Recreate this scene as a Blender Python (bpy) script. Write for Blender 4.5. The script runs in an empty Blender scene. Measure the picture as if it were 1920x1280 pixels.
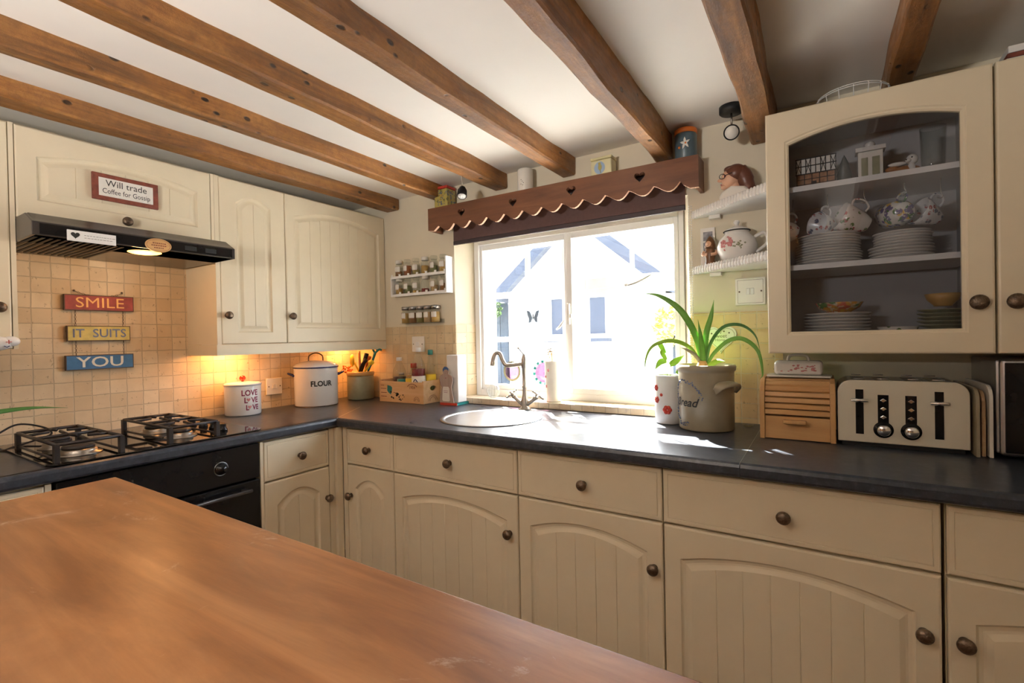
import bpy, math, random
from mathutils import Vector, Matrix
R = math.radians
random.seed(7)
S = bpy.context.scene
COL = S.collection

# ------------------------------------------------------------------ camera
cd = bpy.data.cameras.new('camera'); cam = bpy.data.objects.new('camera', cd); COL.objects.link(cam)
cd.sensor_fit = 'HORIZONTAL'; cd.sensor_width = 36.0; cd.lens = 905.4 / 1920 * 36.0
cd.clip_start = 0.02; cd.clip_end = 200
_y, _p, _r = R(32.5156), R(-0.4941), R(-1.1529)
_fw = Vector((-math.sin(_y) * math.cos(_p), math.cos(_y) * math.cos(_p), math.sin(_p)))
_rt = Vector((math.cos(_y), math.sin(_y), 0)); _up = _rt.cross(_fw)
_r2 = math.cos(_r) * _rt + math.sin(_r) * _up; _u2 = -math.sin(_r) * _rt + math.cos(_r) * _up
_m = Matrix((_r2, _u2, -_fw)).transposed().to_4x4(); _m.translation = Vector((2.4124, -1.9988, 1.2493))
cam.matrix_world = _m
S.camera = cam
# ------------------------------------------------------------------ exposure, sky, sun, daylight
S.view_settings.view_transform = 'Standard'; S.view_settings.look = 'None'
S.view_settings.exposure = 0.55; S.view_settings.gamma = 1.0; S.view_settings.use_curve_mapping = False
try:
    S.cycles.sample_clamp_indirect = 6.0
except Exception:
    pass
wd = bpy.data.worlds.new('sky'); S.world = wd; wd.use_nodes = True
_n = wd.node_tree.nodes; _l = wd.node_tree.links
sky = _n.new('ShaderNodeTexSky')
sky.sky_type = 'NISHITA'; sky.sun_disc = False; sky.sun_elevation = R(43.3); sky.sun_rotation = R(-38); sky.air_density = 1.0; sky.dust_density = 2.0
_h = _n.new('ShaderNodeHueSaturation'); _h.inputs['Saturation'].default_value = 0.55
_l.new(sky.outputs[0], _h.inputs['Color']); _l.new(_h.outputs[0], _n['Background'].inputs[0]); _n['Background'].inputs[1].default_value = 2.3
def lamp(kind, name, loc, energy, color, direction=None, size=None, size_y=None, spread=None):
    ld = bpy.data.lights.new(name, kind); ld.energy = energy; ld.color = color
    o = bpy.data.objects.new(name, ld); COL.objects.link(o); o.location = loc
    if direction is not None:
        o.rotation_euler = Vector(direction).to_track_quat('-Z', 'Y').to_euler()
    if kind == 'AREA':
        ld.shape = 'RECTANGLE'; ld.size = size; ld.size_y = size_y or size
        if spread: ld.spread = R(spread)
    elif size is not None:
        if kind == 'SUN': ld.angle = R(size)
        else: ld.shadow_soft_size = size
    return o
lamp('SUN', 'sun', (-4, 6, 6), 85.0, (1.0, 0.93, 0.82), direction=(0.79, -1.0, -1.2), size=0.5)
# portal for the daylight coming through the kitchen window
_po = lamp('AREA', 'window_portal', (1.387, 0.245, 1.37), 1.0, (1, 1, 1), direction=(0, -1, 0), size=1.1, size_y=.86); _po.data.cycles.is_portal = True
# added fill light, unseen behind the camera, bounced off the ceiling
lamp('AREA', 'added_fill_light', (1.55, -2.85, 1.50), 41.0, (1.0, 0.95, 0.88), direction=(0.0, 0.25, 1), size=.3, size_y=.3)

# ------------------------------------------------------------------ node helpers
def newmat(name):
    m = bpy.data.materials.new(name); m.use_nodes = True
    nt = m.node_tree; return m, nt, nt.nodes['Principled BSDF']
def setp(b, **k):
    al = {'color': 'Base Color', 'rough': 'Roughness', 'metal': 'Metallic', 'alpha': 'Alpha', 'trans': 'Transmission Weight', 'spec': 'Specular IOR Level', 'coat': 'Coat Weight', 'ior': 'IOR', 'sss': 'Subsurface Weight'}
    for a, v in k.items():
        i = b.inputs[al[a]]
        i.default_value = (*v, 1) if a == 'color' else v
def node(nt, t, **k):
    n = nt.nodes.new(t)
    for a, v in k.items(): setattr(n, a, v)
    return n
def coords(nt, scale=(1, 1, 1), loc=(0, 0, 0), rot=(0, 0, 0)):
    tc = node(nt, 'ShaderNodeTexCoord'); mp = node(nt, 'ShaderNodeMapping')
    mp.inputs['Scale'].default_value = scale; mp.inputs['Location'].default_value = loc; mp.inputs['Rotation'].default_value = rot
    nt.links.new(tc.outputs['Object'], mp.inputs[0]); return mp.outputs[0]
def noise(nt, vec, scale, detail=4, rough=.6, dist=0):
    n = node(nt, 'ShaderNodeTexNoise'); n.inputs['Scale'].default_value = scale; n.inputs['Detail'].default_value = detail
    n.inputs['Roughness'].default_value = rough; n.inputs['Distortion'].default_value = dist
    nt.links.new(vec, n.inputs['Vector']); return n.outputs[0]
def ramp(nt, fac, stops):
    r = node(nt, 'ShaderNodeValToRGB'); e = r.color_ramp.elements
    while len(e) < len(stops): e.new(.5)
    for i, (p, c) in enumerate(stops):
        e[i].position = p; e[i].color = (*c, 1) if len(c) == 3 else c
    nt.links.new(fac, r.inputs[0]); return r.outputs[0]
def mixc(nt, fac, a, b, mode='MIX'):
    m = node(nt, 'ShaderNodeMix', data_type='RGBA', blend_type=mode)
    for s, v in ((0, fac), (6, a), (7, b)):
        if hasattr(v, 'links'): nt.links.new(v, m.inputs[s])
        else: m.inputs[s].default_value = v if s == 0 else (*v, 1)
    return m.outputs[2]
def bump(nt, b, h, strength=.3, dist=.005):
    n = node(nt, 'ShaderNodeBump'); n.inputs['Strength'].default_value = strength; n.inputs['Distance'].default_value = dist
    nt.links.new(h, n.inputs['Height']); nt.links.new(n.outputs[0], b.inputs['Normal'])
def P(name, color, rough=.5, metal=0, var=.06, nscale=14, bmp=0, **k):
    """plain paint / plastic / ceramic with slight procedural variation"""
    m, nt, b = newmat(name); setp(b, rough=rough, metal=metal, **k)
    f = noise(nt, coords(nt), nscale)
    lo = tuple(max(0, c * (1 - var)) for c in color); hi = tuple(min(1, c * (1 + var)) for c in color)
    nt.links.new(ramp(nt, f, [(.3, lo), (.7, hi)]), b.inputs['Base Color'])
    if bmp: bump(nt, b, f, bmp, .003)
    return m
def WOOD(name, dark, mid, light, axis='x', rough=.4, grain=1.0, holes=False, bmp=.25, coat=0):
    m, nt, b = newmat(name); setp(b, rough=rough, coat=coat)
    s = {'x': (1.2, 14, 14), 'y': (14, 1.2, 14), 'z': (14, 14, 1.2)}[axis]
    v = coords(nt, tuple(q * grain for q in s)); f = noise(nt, v, 2.2, 8, .65, .6)
    c = ramp(nt, f, [(.28, dark), (.5, mid), (.72, light)])
    big = noise(nt, coords(nt, (1, 1, 1)), 2.6, 3)
    c = mixc(nt, ramp(nt, big, [(.4, (0, 0, 0)), (.7, (.35, .35, .35))]), c, mid if not holes else (.12, .075, .03))
    if holes:
        vo = node(nt, 'ShaderNodeTexVoronoi'); vo.inputs['Scale'].default_value = 22; nt.links.new(coords(nt, (1, .6, 1)), vo.inputs['Vector'])
        hf = ramp(nt, vo.outputs[0], [(.13, (1, 1, 1)), (.19, (0, 0, 0))])
        sel = ramp(nt, noise(nt, coords(nt), 5, 2), [(.50, (0, 0, 0)), (.55, (1, 1, 1))])
        mk = mixc(nt, 1.0, hf, sel, 'MULTIPLY'); c = mixc(nt, mk, c, (.02, .012, .008))
        f2 = noise(nt, coords(nt, (6, 1.5, 6)), 9, 8, .7)
        rr = ramp(nt, f2, [(.3, (rough - .12,) * 3), (.7, (rough + .15,) * 3)]); nt.links.new(rr, b.inputs['Roughness'])
        mot = noise(nt, coords(nt, (1, 1, 1)), 30, 7, .8); c = mixc(nt, ramp(nt, mot, [(.42, (0, 0, 0)), (.62, (.5, .5, .5))]), c, (.13, .055, .016)); inv = mixc(nt, mk, mixc(nt, .5, f2, mot), (0, 0, 0)); bump(nt, b, inv, .8, .008)
    else: bump(nt, b, f, bmp, .002)
    nt.links.new(c, b.inputs['Base Color']); return m
def FLORAL(name, base, cols, scale=30, thr=.34, rough=.2, dens=.5):
    """glazed ceramic with scattered painted blossoms"""
    m, nt, b = newmat(name); setp(b, rough=rough, coat=.3)
    vec = coords(nt); c = None; prev = base
    for i, col in enumerate(cols):
        mp = coords(nt, (1, 1, 1), (i * 3.1, i * 1.7, i * .9))
        wob = mixc(nt, .08 / max(scale, 1) * 10, mp, mp)
        vo = node(nt, 'ShaderNodeTexVoronoi'); vo.inputs['Scale'].default_value = scale * (1 + .25 * i); nt.links.new(mp, vo.inputs['Vector'])
        d = ramp(nt, vo.outputs[0], [(thr * .8, (1, 1, 1)), (thr, (0, 0, 0))])
        sep = node(nt, 'ShaderNodeSeparateColor'); nt.links.new(vo.outputs['Color'], sep.inputs[0])
        sel = ramp(nt, sep.outputs[i % 3], [(dens, (1, 1, 1)), (dens + .01, (0, 0, 0))])
        nf = ramp(nt, noise(nt, vec, scale * 3, 2), [(.4, (0, 0, 0)), (.45, (1, 1, 1))])
        mk = mixc(nt, 1.0, mixc(nt, 1.0, d, sel, 'MULTIPLY'), nf, 'MULTIPLY')
        prev = mixc(nt, mk, prev, col)
    nt.links.new(prev, b.inputs['Base Color']); return m
def GLASS(name, tint=(1, 1, 1), refl=.08, rough=.0, dens=0.0):
    m = bpy.data.materials.new(name); m.use_nodes = True; nt = m.node_tree; nt.nodes.clear()
    o = node(nt, 'ShaderNodeOutputMaterial'); mx = node(nt, 'ShaderNodeMixShader'); t = node(nt, 'ShaderNodeBsdfTransparent'); g = node(nt, 'ShaderNodeBsdfGlossy')
    t.inputs[0].default_value = (*tint, 1); g.inputs['Roughness'].default_value = rough
    lw = node(nt, 'ShaderNodeLayerWeight'); lw.inputs[0].default_value = .5
    pw = node(nt, 'ShaderNodeMath', operation='POWER'); pw.inputs[1].default_value = 4; nt.links.new(lw.outputs['Facing'], pw.inputs[0])
    ma = node(nt, 'ShaderNodeMath', operation='MULTIPLY_ADD'); ma.inputs[1].default_value = .6; ma.inputs[2].default_value = refl
    nt.links.new(pw.outputs[0], ma.inputs[0]); ma.use_clamp = True
    nt.links.new(ma.outputs[0], mx.inputs[0]); nt.links.new(t.outputs[0], mx.inputs[1]); nt.links.new(g.outputs[0], mx.inputs[2]); nt.links.new(mx.outputs[0], o.inputs[0])
    return m
def EMIT(name, color, st):
    m, nt, b = newmat(name); setp(b, color=color); b.inputs['Emission Color'].default_value = (*color, 1); b.inputs['Emission Strength'].default_value = st; return m
def TILES(name, axes, c1, c2, mortar, size=.056, off=(0, 0), rough=.55):
    """square tumbled travertine mosaic; axes = which object axes run along and up the wall"""
    m, nt, b = newmat(name); setp(b, rough=rough)
    tc = node(nt, 'ShaderNodeTexCoord'); sp = node(nt, 'ShaderNodeSeparateXYZ'); cb = node(nt, 'ShaderNodeCombineXYZ')
    nt.links.new(tc.outputs['Object'], sp.inputs[0])
    nt.links.new(sp.outputs['XYZ'.index(axes[0])], cb.inputs[0]); nt.links.new(sp.outputs['XYZ'.index(axes[1])], cb.inputs[1])
    wob = noise(nt, tc.outputs['Object'], 22, 2); ad = node(nt, 'ShaderNodeVectorMath', operation='MULTIPLY_ADD')
    nt.links.new(wob, ad.inputs[0]); ad.inputs[1].default_value = (.006, .006, 0); nt.links.new(cb.outputs[0], ad.inputs[2])
    mp = node(nt, 'ShaderNodeMapping'); mp.inputs['Location'].default_value = (off[0], off[1], 0); nt.links.new(ad.outputs[0], mp.inputs[0])
    br = node(nt, 'ShaderNodeTexBrick', offset=0.0, squash=1.0)
    nt.links.new(mp.outputs[0], br.inputs['Vector'])
    br.inputs['Scale'].default_value = 1; br.inputs['Brick Width'].default_value = size; br.inputs['Row Height'].default_value = size
    br.inputs['Mortar Size'].default_value = .0022; br.inputs['Mortar Smooth'].default_value = .35; br.inputs['Bias'].default_value = -.1
    br.inputs['Color1'].default_value = (*c1, 1); br.inputs['Color2'].default_value = (*c2, 1); br.inputs['Mortar'].default_value = (*mortar, 1)
    pit = noise(nt, tc.outputs['Object'], 60, 6, .7); cl = noise(nt, tc.outputs['Object'], 12, 3)
    c = mixc(nt, ramp(nt, cl, [(.35, (0, 0, 0)), (.75, (.45, .45, .45))]), br.outputs[0], tuple(q * .82 for q in c2))
    pm = ramp(nt, pit, [(.33, (1, 1, 1)), (.38, (0, 0, 0))]); c = mixc(nt, pm, c, tuple(q * .6 for q in c2))
    nt.links.new(c, b.inputs['Base Color'])
    h = mixc(nt, br.outputs['Fac'], (1, 1, 1), (0, 0, 0)); h = mixc(nt, pm, h, (.5, .5, .5)); bump(nt, b, h, .5, .003)
    return m

# ------------------------------------------------------------------ materials
M = {}
M['cream'] = P('cream_paint', (.80, .71, .53), .42, var=.02)
M['cream_in'] = P('cabinet_interior', (.48, .46, .45), .6, var=.03)
M['plaster'] = P('cream_plaster', (.78, .71, .56), .9, var=.03, nscale=5, bmp=.15)
M['ceiling'] = P('ceiling_plaster', (.90, .87, .82), .92, var=.02, nscale=3, bmp=.12)
M['dark_wall'] = P('rear_plaster', (.26, .21, .17), .9, bmp=.1)
M['floor'] = TILES('terracotta_floor', 'XY', (.22, .11, .06), (.28, .15, .08), (.16, .13, .1), .3)
M['beam'] = WOOD('old_beam_wood', (.075, .030, .012), (.31, .125, .028), (.50, .23, .06), 'y', .38, .9, holes=True)
M['pelmet'] = WOOD('pelmet_wood', (.11, .04, .018), (.17, .065, .028), (.22, .09, .038), 'x', .5)
M['pelmet_lit'] = WOOD('pelmet_lit_edge', (.5, .28, .18), (.62, .38, .26), (.7, .46, .33), 'x', .5)  # pelmet wood with the pinkish light on its lower edges painted in
M['table'] = WOOD('table_wood', (.18, .070, .026), (.31, .13, .046), (.42, .20, .08), 'x', .33, .5, bmp=.08)
M['pine'] = WOOD('golden_pine', (.50, .27, .10), (.62, .36, .15), (.70, .44, .20), 'x', .4)
M['pinez'] = WOOD('golden_pine_upright', (.48, .26, .10), (.58, .33, .13), (.66, .41, .18), 'z', .4)
M['crate'] = WOOD('crate_wood', (.58, .34, .15), (.70, .44, .22), (.8, .55, .32), 'x', .6)
M['board'] = WOOD('board_wood', (.35, .2, .1), (.5, .32, .17), (.62, .42, .25), 'y', .5)
M['tile_left'] = TILES('travertine_left', 'YZ', (.80, .66, .46), (.66, .50, .31), (.52, .42, .29), off=(0, .006))
M['tile_back'] = TILES('travertine_back', 'XZ', (.76, .62, .40), (.66, .50, .29), (.60, .50, .34), off=(.01, .006))
M['tile_right'] = TILES('travertine_right', 'XZ', (.80, .62, .34), (.72, .52, .26), (.74, .64, .44), off=(.02, .02), rough=.5)
M['tile_sill'] = TILES('travertine_sill', 'XY', (.82, .70, .52), (.72, .56, .38), (.6, .48, .36), .056, off=(.0, .004))
M['bronze'] = P('aged_bronze', (.16, .115, .08), .38, .8, var=.4, nscale=160, bmp=.5)
M['steel'] = P('brushed_steel', (.44, .44, .45), .34, 1, var=.05)
M['nickel'] = P('brushed_nickel', (.44, .41, .37), .32, 1, var=.05)
M['chrome'] = P('chrome', (.8, .8, .8), .08, 1, var=.01)
M['iron'] = P('cast_iron', (.035, .03, .03), .45, .3, bmp=.2)
M['black'] = P('black_enamel', (.008, .008, .009), .22, spec=.3)
M['hobglass'] = P('black_hob_glass', (.008, .008, .008), .04, spec=.9)
M['blackm'] = P('black_satin', (.015, .015, .016), .5, spec=.3)
M['hoodtop'] = P('hood_enamel', (.045, .04, .038), .25)
M['white'] = P('white_paint', (.86, .86, .85), .35, var=.02)
M['frame'] = P('white_window_frame', (.88, .88, .87), .35, var=.02)
M['enamel'] = P('white_enamel', (.86, .85, .84), .12, var=.02)
M['ceramic'] = P('cream_ceramic', (.84, .81, .74), .15, var=.02)
M['china'] = P('white_china', (.82, .79, .75), .18, var=.04)
M['plastic'] = P('white_plastic', (.86, .83, .77), .3, var=.01)
M['blueedge'] = P('navy_enamel', (.02, .03, .14), .2)
M['ink'] = P('black_ink', (.02, .02, .02), .6)
M['wine'] = P('wine_red_ink', (.28, .03, .08), .5)
M['pinkink'] = P('pink_ink', (.62, .25, .25), .5)
M['redglass'] = P('red_lacquer', (.6, .03, .01), .12)
M['blind'] = P('plum_blind_fabric', (.14, .085, .08), .85, var=.08, nscale=60, bmp=.1)
M['blindbar'] = P('dark_blind_bar', (.05, .035, .04), .5)
M['glass'] = GLASS('window_glass', (.985, .99, .99), .02)
M['cabglass'] = GLASS('cabinet_glass', (.88, .89, .91), .05)
M['clear'] = GLASS('clear_glass', (.93, .95, .94), .06, .02)
M['soil'] = P('soil', (.05, .03, .02), .9, bmp=.5, nscale=60)
M['green'] = P('leaf_green', (.13, .33, .04), .4, var=.25, nscale=8)
M['greend'] = P('leaf_dark_green', (.06, .18, .04), .4, var=.25, nscale=8)
M['greenl'] = P('young_leaf_green', (.30, .55, .05), .4, var=.2, nscale=8)
for _k in ('green', 'greend', 'greenl'): M[_k].node_tree.nodes['Principled BSDF'].inputs['Subsurface Weight'].default_value = .0
M['red'] = P('red_paint', (.55, .05, .03), .45)
M['orange'] = P('orange_plastic', (.75, .2, .03), .35)
M['yellow'] = P('yellow_plastic', (.85, .62, .04), .35)
M['teal'] = P('teal_plastic', (.03, .25, .24), .35)
M['blue'] = P('blue_paint', (.05, .13, .34), .5, var=.1, nscale=40)
M['smile_red'] = P('faded_red_paint', (.33, .06, .05), .6, var=.25, nscale=40)
M['smile_yel'] = P('faded_yellow_paint', (.62, .52, .17), .6, var=.15, nscale=40)
M['smile_blue'] = P('faded_blue_paint', (.05, .17, .37), .6, var=.15, nscale=40)
M['lett_or'] = P('orange_lettering', (.9, .50, .17), .6)
M['lett_bl'] = P('grey_blue_lettering', (.16, .2, .33), .6)
M['lett_wh'] = P('off_white_lettering', (.82, .80, .72), .6)
M['worn'] = P('worn_edge', (.10, .06, .04), .7)
M['leather'] = P('dark_red_frame', (.20, .05, .03), .6, var=.3, nscale=70, bmp=.3)
M['card'] = P('white_card', (.84, .82, .76), .6)
M['photo'] = P('grey_photo', (.25, .25, .28), .5, var=.5, nscale=60)
M['stone'] = P('grey_stoneware', (.33, .28, .19), .28, var=.06, nscale=30)
M['stoneg'] = P('green_grey_stoneware', (.36, .36, .24), .3, var=.08, nscale=30)
M['tan'] = P('tan_glaze', (.62, .38, .14), .3)
M['poppy'] = FLORAL('poppy_print', (.80, .80, .79), [(.70, .10, .08), (.75, .22, .08), (.12, .2, .08)], 20, .5, dens=.45)
M['rose'] = FLORAL('rose_print', (.80, .76, .70), [(.42, .07, .09), (.10, .2, .06)], 60, .5, dens=.22)
M['yelflower'] = FLORAL('yellow_flower_print', (.80, .80, .76), [(.8, .5, .05), (.06, .2, .05), (.15, .12, .3)], 42, .55, dens=.6)
M['bluefl'] = FLORAL('dark_blossom_print', (.76, .76, .76), [(.10, .12, .2), (.4, .08, .08)], 58, .5, dens=.35)
M['fabric'] = FLORAL('white_fabric_red_print', (.85, .84, .82), [(.6, .05, .05), (.15, .18, .3)], 45, .34, rough=.9, dens=.7)
M['skin'] = P('painted_skin', (.72, .42, .28), .4)
M['hair'] = P('painted_brown_hair', (.14, .05, .03), .35)
M['brown'] = P('brown_glaze', (.17, .075, .03), .3, var=.25)
M['paper'] = P('paper', (.85, .83, .80), .8)
M['toaster'] = P('cream_toaster_enamel', (.74, .70, .58), .28, var=.02)
M['sauce'] = P('dark_sauce', (.05, .012, .01), .3)
M['redliq'] = P('red_cordial', (.22, .02, .03), .1)
M['greenliq'] = P('olive_oil_green', (.22, .24, .05), .2)
M['stone_out'] = P('outdoor_paving', (.74, .72, .66), .9)
M['render_out'] = P('white_render', (.9, .9, .88), .9)
M['timber_out'] = P('blue_black_timber', (.018, .026, .046), .7)
M['roof_out'] = TILES('roof_tiles', 'XZ', (.42, .36, .33), (.34, .3, .28), (.15, .13, .12), .16)
M['fence_out'] = P('dark_stained_fence', (.025, .035, .05), .9)
M['hedge'] = P('hedge', (.035, .08, .02), .8, var=.5, nscale=30)

def worktop_mat():
    m, nt, b = newmat('slate_worktop'); setp(b, rough=.30, spec=.4)
    v = coords(nt); f = noise(nt, v, 34, 8, .75); g = noise(nt, v, 5, 3)
    c = ramp(nt, f, [(.3, (.020, .025, .036)), (.55, (.042, .050, .066)), (.75, (.10, .108, .125))])
    nt.links.new(c, b.inputs['Base Color'])
    bump(nt, b, f, .06, .001); return m
M['worktop'] = worktop_mat()
def table_marks(m):
    """pale scuffs worn into the table varnish"""
    nt = m.node_tree; b = nt.nodes['Principled BSDF']; src = b.inputs['Base Color'].links[0].from_socket
    f = noise(nt, coords(nt, (2.2, 3.2, 1)), 2.4, 10, .75, 1.0); k = ramp(nt, f, [(.60, (0, 0, 0)), (.74, (.5, .5, .5))])
    tone = noise(nt, coords(nt, (1, 4, 1), (3, 1, 0)), 2.2, 6, .65, .8); src = mixc(nt, 1.0, src, ramp(nt, tone, [(.36, (.56, .52, .50)), (.62, (1, 1, 1))]), 'MULTIPLY')
    nt.links.new(mixc(nt, k, src, (.85, .74, .64)), b.inputs['Base Color'])
table_marks(M['table'])

# ------------------------------------------------------------------ mesh builder
def catmull(pts, n=6):
    pts = [Vector(p) for p in pts]
    if len(pts) < 3: return pts
    out = []; q = [pts[0] * 2 - pts[1]] + pts + [pts[-1] * 2 - pts[-2]]
    for i in range(1, len(q) - 2):
        a, b, c, d = q[i - 1:i + 3]
        for k in range(n):
            t = k / n
            out.append(.5 * ((2 * b) + (c - a) * t + (2 * a - 5 * b + 4 * c - d) * t * t + (3 * b - a - 3 * c + d) * t ** 3))
    out.append(pts[-1]); return out
class MB:
    def __init__(s): s.v = []; s.f = []; s.m = []; s.sm = []
    def add(s, vs, fs, mi=0, smooth=False, M4=None):
        o = len(s.v)
        s.v += [tuple(M4 @ Vector(v)) if M4 is not None else tuple(v) for v in vs]
        for f in fs: s.f.append(tuple(i + o for i in f)); s.m.append(mi); s.sm.append(smooth)
        return s
    def box(s, x0, x1, y0, y1, z0, z1, mi=0, M4=None):
        vs = [(x, y, z) for z in (z0, z1) for y in (y0, y1) for x in (x0, x1)]
        return s.add(vs, [(0, 2, 3, 1), (4, 5, 7, 6), (0, 1, 5, 4), (2, 6, 7, 3), (0, 4, 6, 2), (1, 3, 7, 5)], mi, M4=M4)
    def prism(s, poly, axis, a0, a1, mi=0, smooth=False, M4=None):
        n = len(poly)
        def mk(p, a):
            if axis == 'x': return (a, p[0], p[1])
            if axis == 'y': return (p[0], a, p[1])
            return (p[0], p[1], a)
        vs = [mk(p, a0) for p in poly] + [mk(p, a1) for p in poly]
        fs = [tuple(range(n))[::-1], tuple(range(n, 2 * n))]
        s.add(vs, fs, mi, False, M4); o = len(s.v) - 2 * n
        for i in range(n):
            j = (i + 1) % n; s.f.append((o + i, o + j, o + n + j, o + n + i)); s.m.append(mi); s.sm.append(smooth)
        return s
    def lathe(s, prof, c=(0, 0, 0), n=32, mi=0, M4=None, axis='z', smooth=True):
        vs = []; fs = []; k = len(prof)
        for i in range(n):
            a = 2 * math.pi * i / n
            for r, h in prof:
                x, y = r * math.cos(a), r * math.sin(a)
                if axis == 'z': p = (c[0] + x, c[1] + y, c[2] + h)
                elif axis == 'y': p = (c[0] + x, c[1] + h, c[2] + y)
                else: p = (c[0] + h, c[1] + x, c[2] + y)
                vs.append(p)
        for i in range(n):
            j = (i + 1) % n
            for q in range(k - 1): fs.append((i * k + q, j * k + q, j * k + q + 1, i * k + q + 1))
        s.add(vs, fs, mi, smooth, M4)
        o = len(s.v) - len(vs)
        for q in (0, k - 1):
            if prof[q][0] > 1e-5:
                s.f.append(tuple(o + i * k + q for i in range(n))); s.m.append(mi); s.sm.append(False)
        return s
    def tube(s, pts, r, n=8, mi=0, smooth_n=0, M4=None, closed=False):
        P_ = catmull(pts, smooth_n) if smooth_n else [Vector(p) for p in pts]
        k = len(P_)
        rs = r if isinstance(r, (list, tuple)) else [r] * k
        if len(rs) != k: rs = [rs[0] + (rs[-1] - rs[0]) * i / (k - 1) if len(rs) == 2 else rs[min(len(rs) - 1, int(i / (k - 1) * (len(rs) - 1) + .5))] for i in range(k)]
        T0 = (P_[1] - P_[0]).normalized(); N = T0.orthogonal().normalized(); vs = []; fs = []
        for i in range(k):
            if closed: T = (P_[(i + 1) % k] - P_[i - 1]).normalized()
            else: T = (P_[min(i + 1, k - 1)] - P_[max(i - 1, 0)]).normalized()
            N = (N - T * N.dot(T)); N = N.normalized() if N.length > 1e-6 else T.orthogonal().normalized()
            B = T.cross(N)
            for a in range(n):
                t = 2 * math.pi * a / n; vs.append(P_[i] + (N * math.cos(t) + B * math.sin(t)) * rs[i])
        for i in range(k if closed else k - 1):
            j = (i + 1) % k
            for a in range(n):
                b = (a + 1) % n; fs.append((i * n + a, i * n + b, j * n + b, j * n + a))
        if not closed: fs.append(tuple(range(n))[::-1]); fs.append(tuple((k - 1) * n + a for a in range(n)))
        return s.add(vs, fs, mi, True, M4)
    def ball(s, c, r, mi=0, n=16, M4=None, m=10):
        if not isinstance(r, (tuple, list)): r = (r, r, r)
        vs = [(c[0], c[1], c[2] - r[2])]; fs = []
        for i in range(1, m):
            t = math.pi * i / m
            for j in range(n):
                a = 2 * math.pi * j / n; vs.append((c[0] + r[0] * math.sin(t) * math.cos(a), c[1] + r[1] * math.sin(t) * math.sin(a), c[2] - r[2] * math.cos(t)))
        vs.append((c[0], c[1], c[2] + r[2])); L = len(vs) - 1
        for j in range(n):
            k = (j + 1) % n; fs.append((0, 1 + k, 1 + j)); fs.append((L, L - n + j, L - n + k))
            for i in range(m - 2): a = 1 + i * n; fs.append((a + j, a + k, a + n + k, a + n + j))
        return s.add(vs, fs, mi, True, M4)
    def leaf(s, pts, w, mi=0, n=5, up=(0, 0, 1), fold=.25, thick=.0012):
        P_ = catmull(pts, n); k = len(P_); vs = []; fs = []
        for i in range(k):
            T = (P_[min(i + 1, k - 1)] - P_[max(i - 1, 0)]).normalized(); t = i / (k - 1)
            W = T.cross(Vector(up)); W = W.normalized() if W.length > 1e-4 else T.orthogonal().normalized()
            N = W.cross(T); ww = w * (.45 + 1.0 * math.sin(math.pi * min(1, t * .95 + .12)) ** .8) * (1 - t ** 5) + .0004
            for sgn in (1, -1):
                vs += [P_[i] - W * ww / 2 + N * (fold * ww / 2 + sgn * thick / 2), P_[i] + N * (sgn * thick / 2), P_[i] + W * ww / 2 + N * (fold * ww / 2 + sgn * thick / 2)]
        for i in range(k - 1):
            a, b = i * 6, i * 6 + 6
            fs += [(a, a + 1, b + 1, b), (a + 1, a + 2, b + 2, b + 1), (a + 3, b + 3, b + 4, a + 4), (a + 4, b + 4, b + 5, a + 5), (a, b, b + 3, a + 3), (a + 2, a + 5, b + 5, b + 2)]
        return s.add(vs, fs, mi, True)
    def build(s, name, mats, parent=None, off=(0, 0, 0), bevel=0, seg=2, fix=False):
        me = bpy.data.meshes.new(name); ox, oy, oz = off
        me.from_pydata([(x - ox, y - oy, z - oz) for x, y, z in s.v], [], s.f)
        for m in (mats if isinstance(mats, (list, tuple)) else [mats]): me.materials.append(M[m] if isinstance(m, str) else m)
        me.polygons.foreach_set('material_index', s.m); me.polygons.foreach_set('use_smooth', s.sm); me.update()
        import bmesh
        bm = bmesh.new(); bm.from_mesh(me); bmesh.ops.recalc_face_normals(bm, faces=bm.faces); bm.to_mesh(me); bm.free()
        o = bpy.data.objects.new(name, me); COL.objects.link(o)
        if parent: o.parent = parent
        elif off != (0, 0, 0): o.location = off
        if bevel:
            b = o.modifiers.new('bevel', 'BEVEL'); b.width = bevel; b.segments = seg; b.limit_method = 'ANGLE'; b.angle_limit = R(40)
        return o
def tag(o, label=None, cat=None, group=None, kind=None):
    if label: o['label'] = label
    if cat: o['category'] = cat
    if group: o['group'] = group
    if kind: o['kind'] = kind
    return o
def thing(name, label, cat, loc=(0, 0, 0), rz=0, group=None):
    o = bpy.data.objects.new(name, None); o.empty_display_size = .05; COL.objects.link(o); o.location = loc; o.rotation_euler = (0, 0, rz)
    return tag(o, label, cat, group)
def struct(o): o['kind'] = 'structure'; return o
def copy_tree(root, parent=None):
    c = root.copy(); COL.objects.link(c); c.parent = parent
    for ch in list(root.children): copy_tree(ch, c)
    return c

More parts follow.
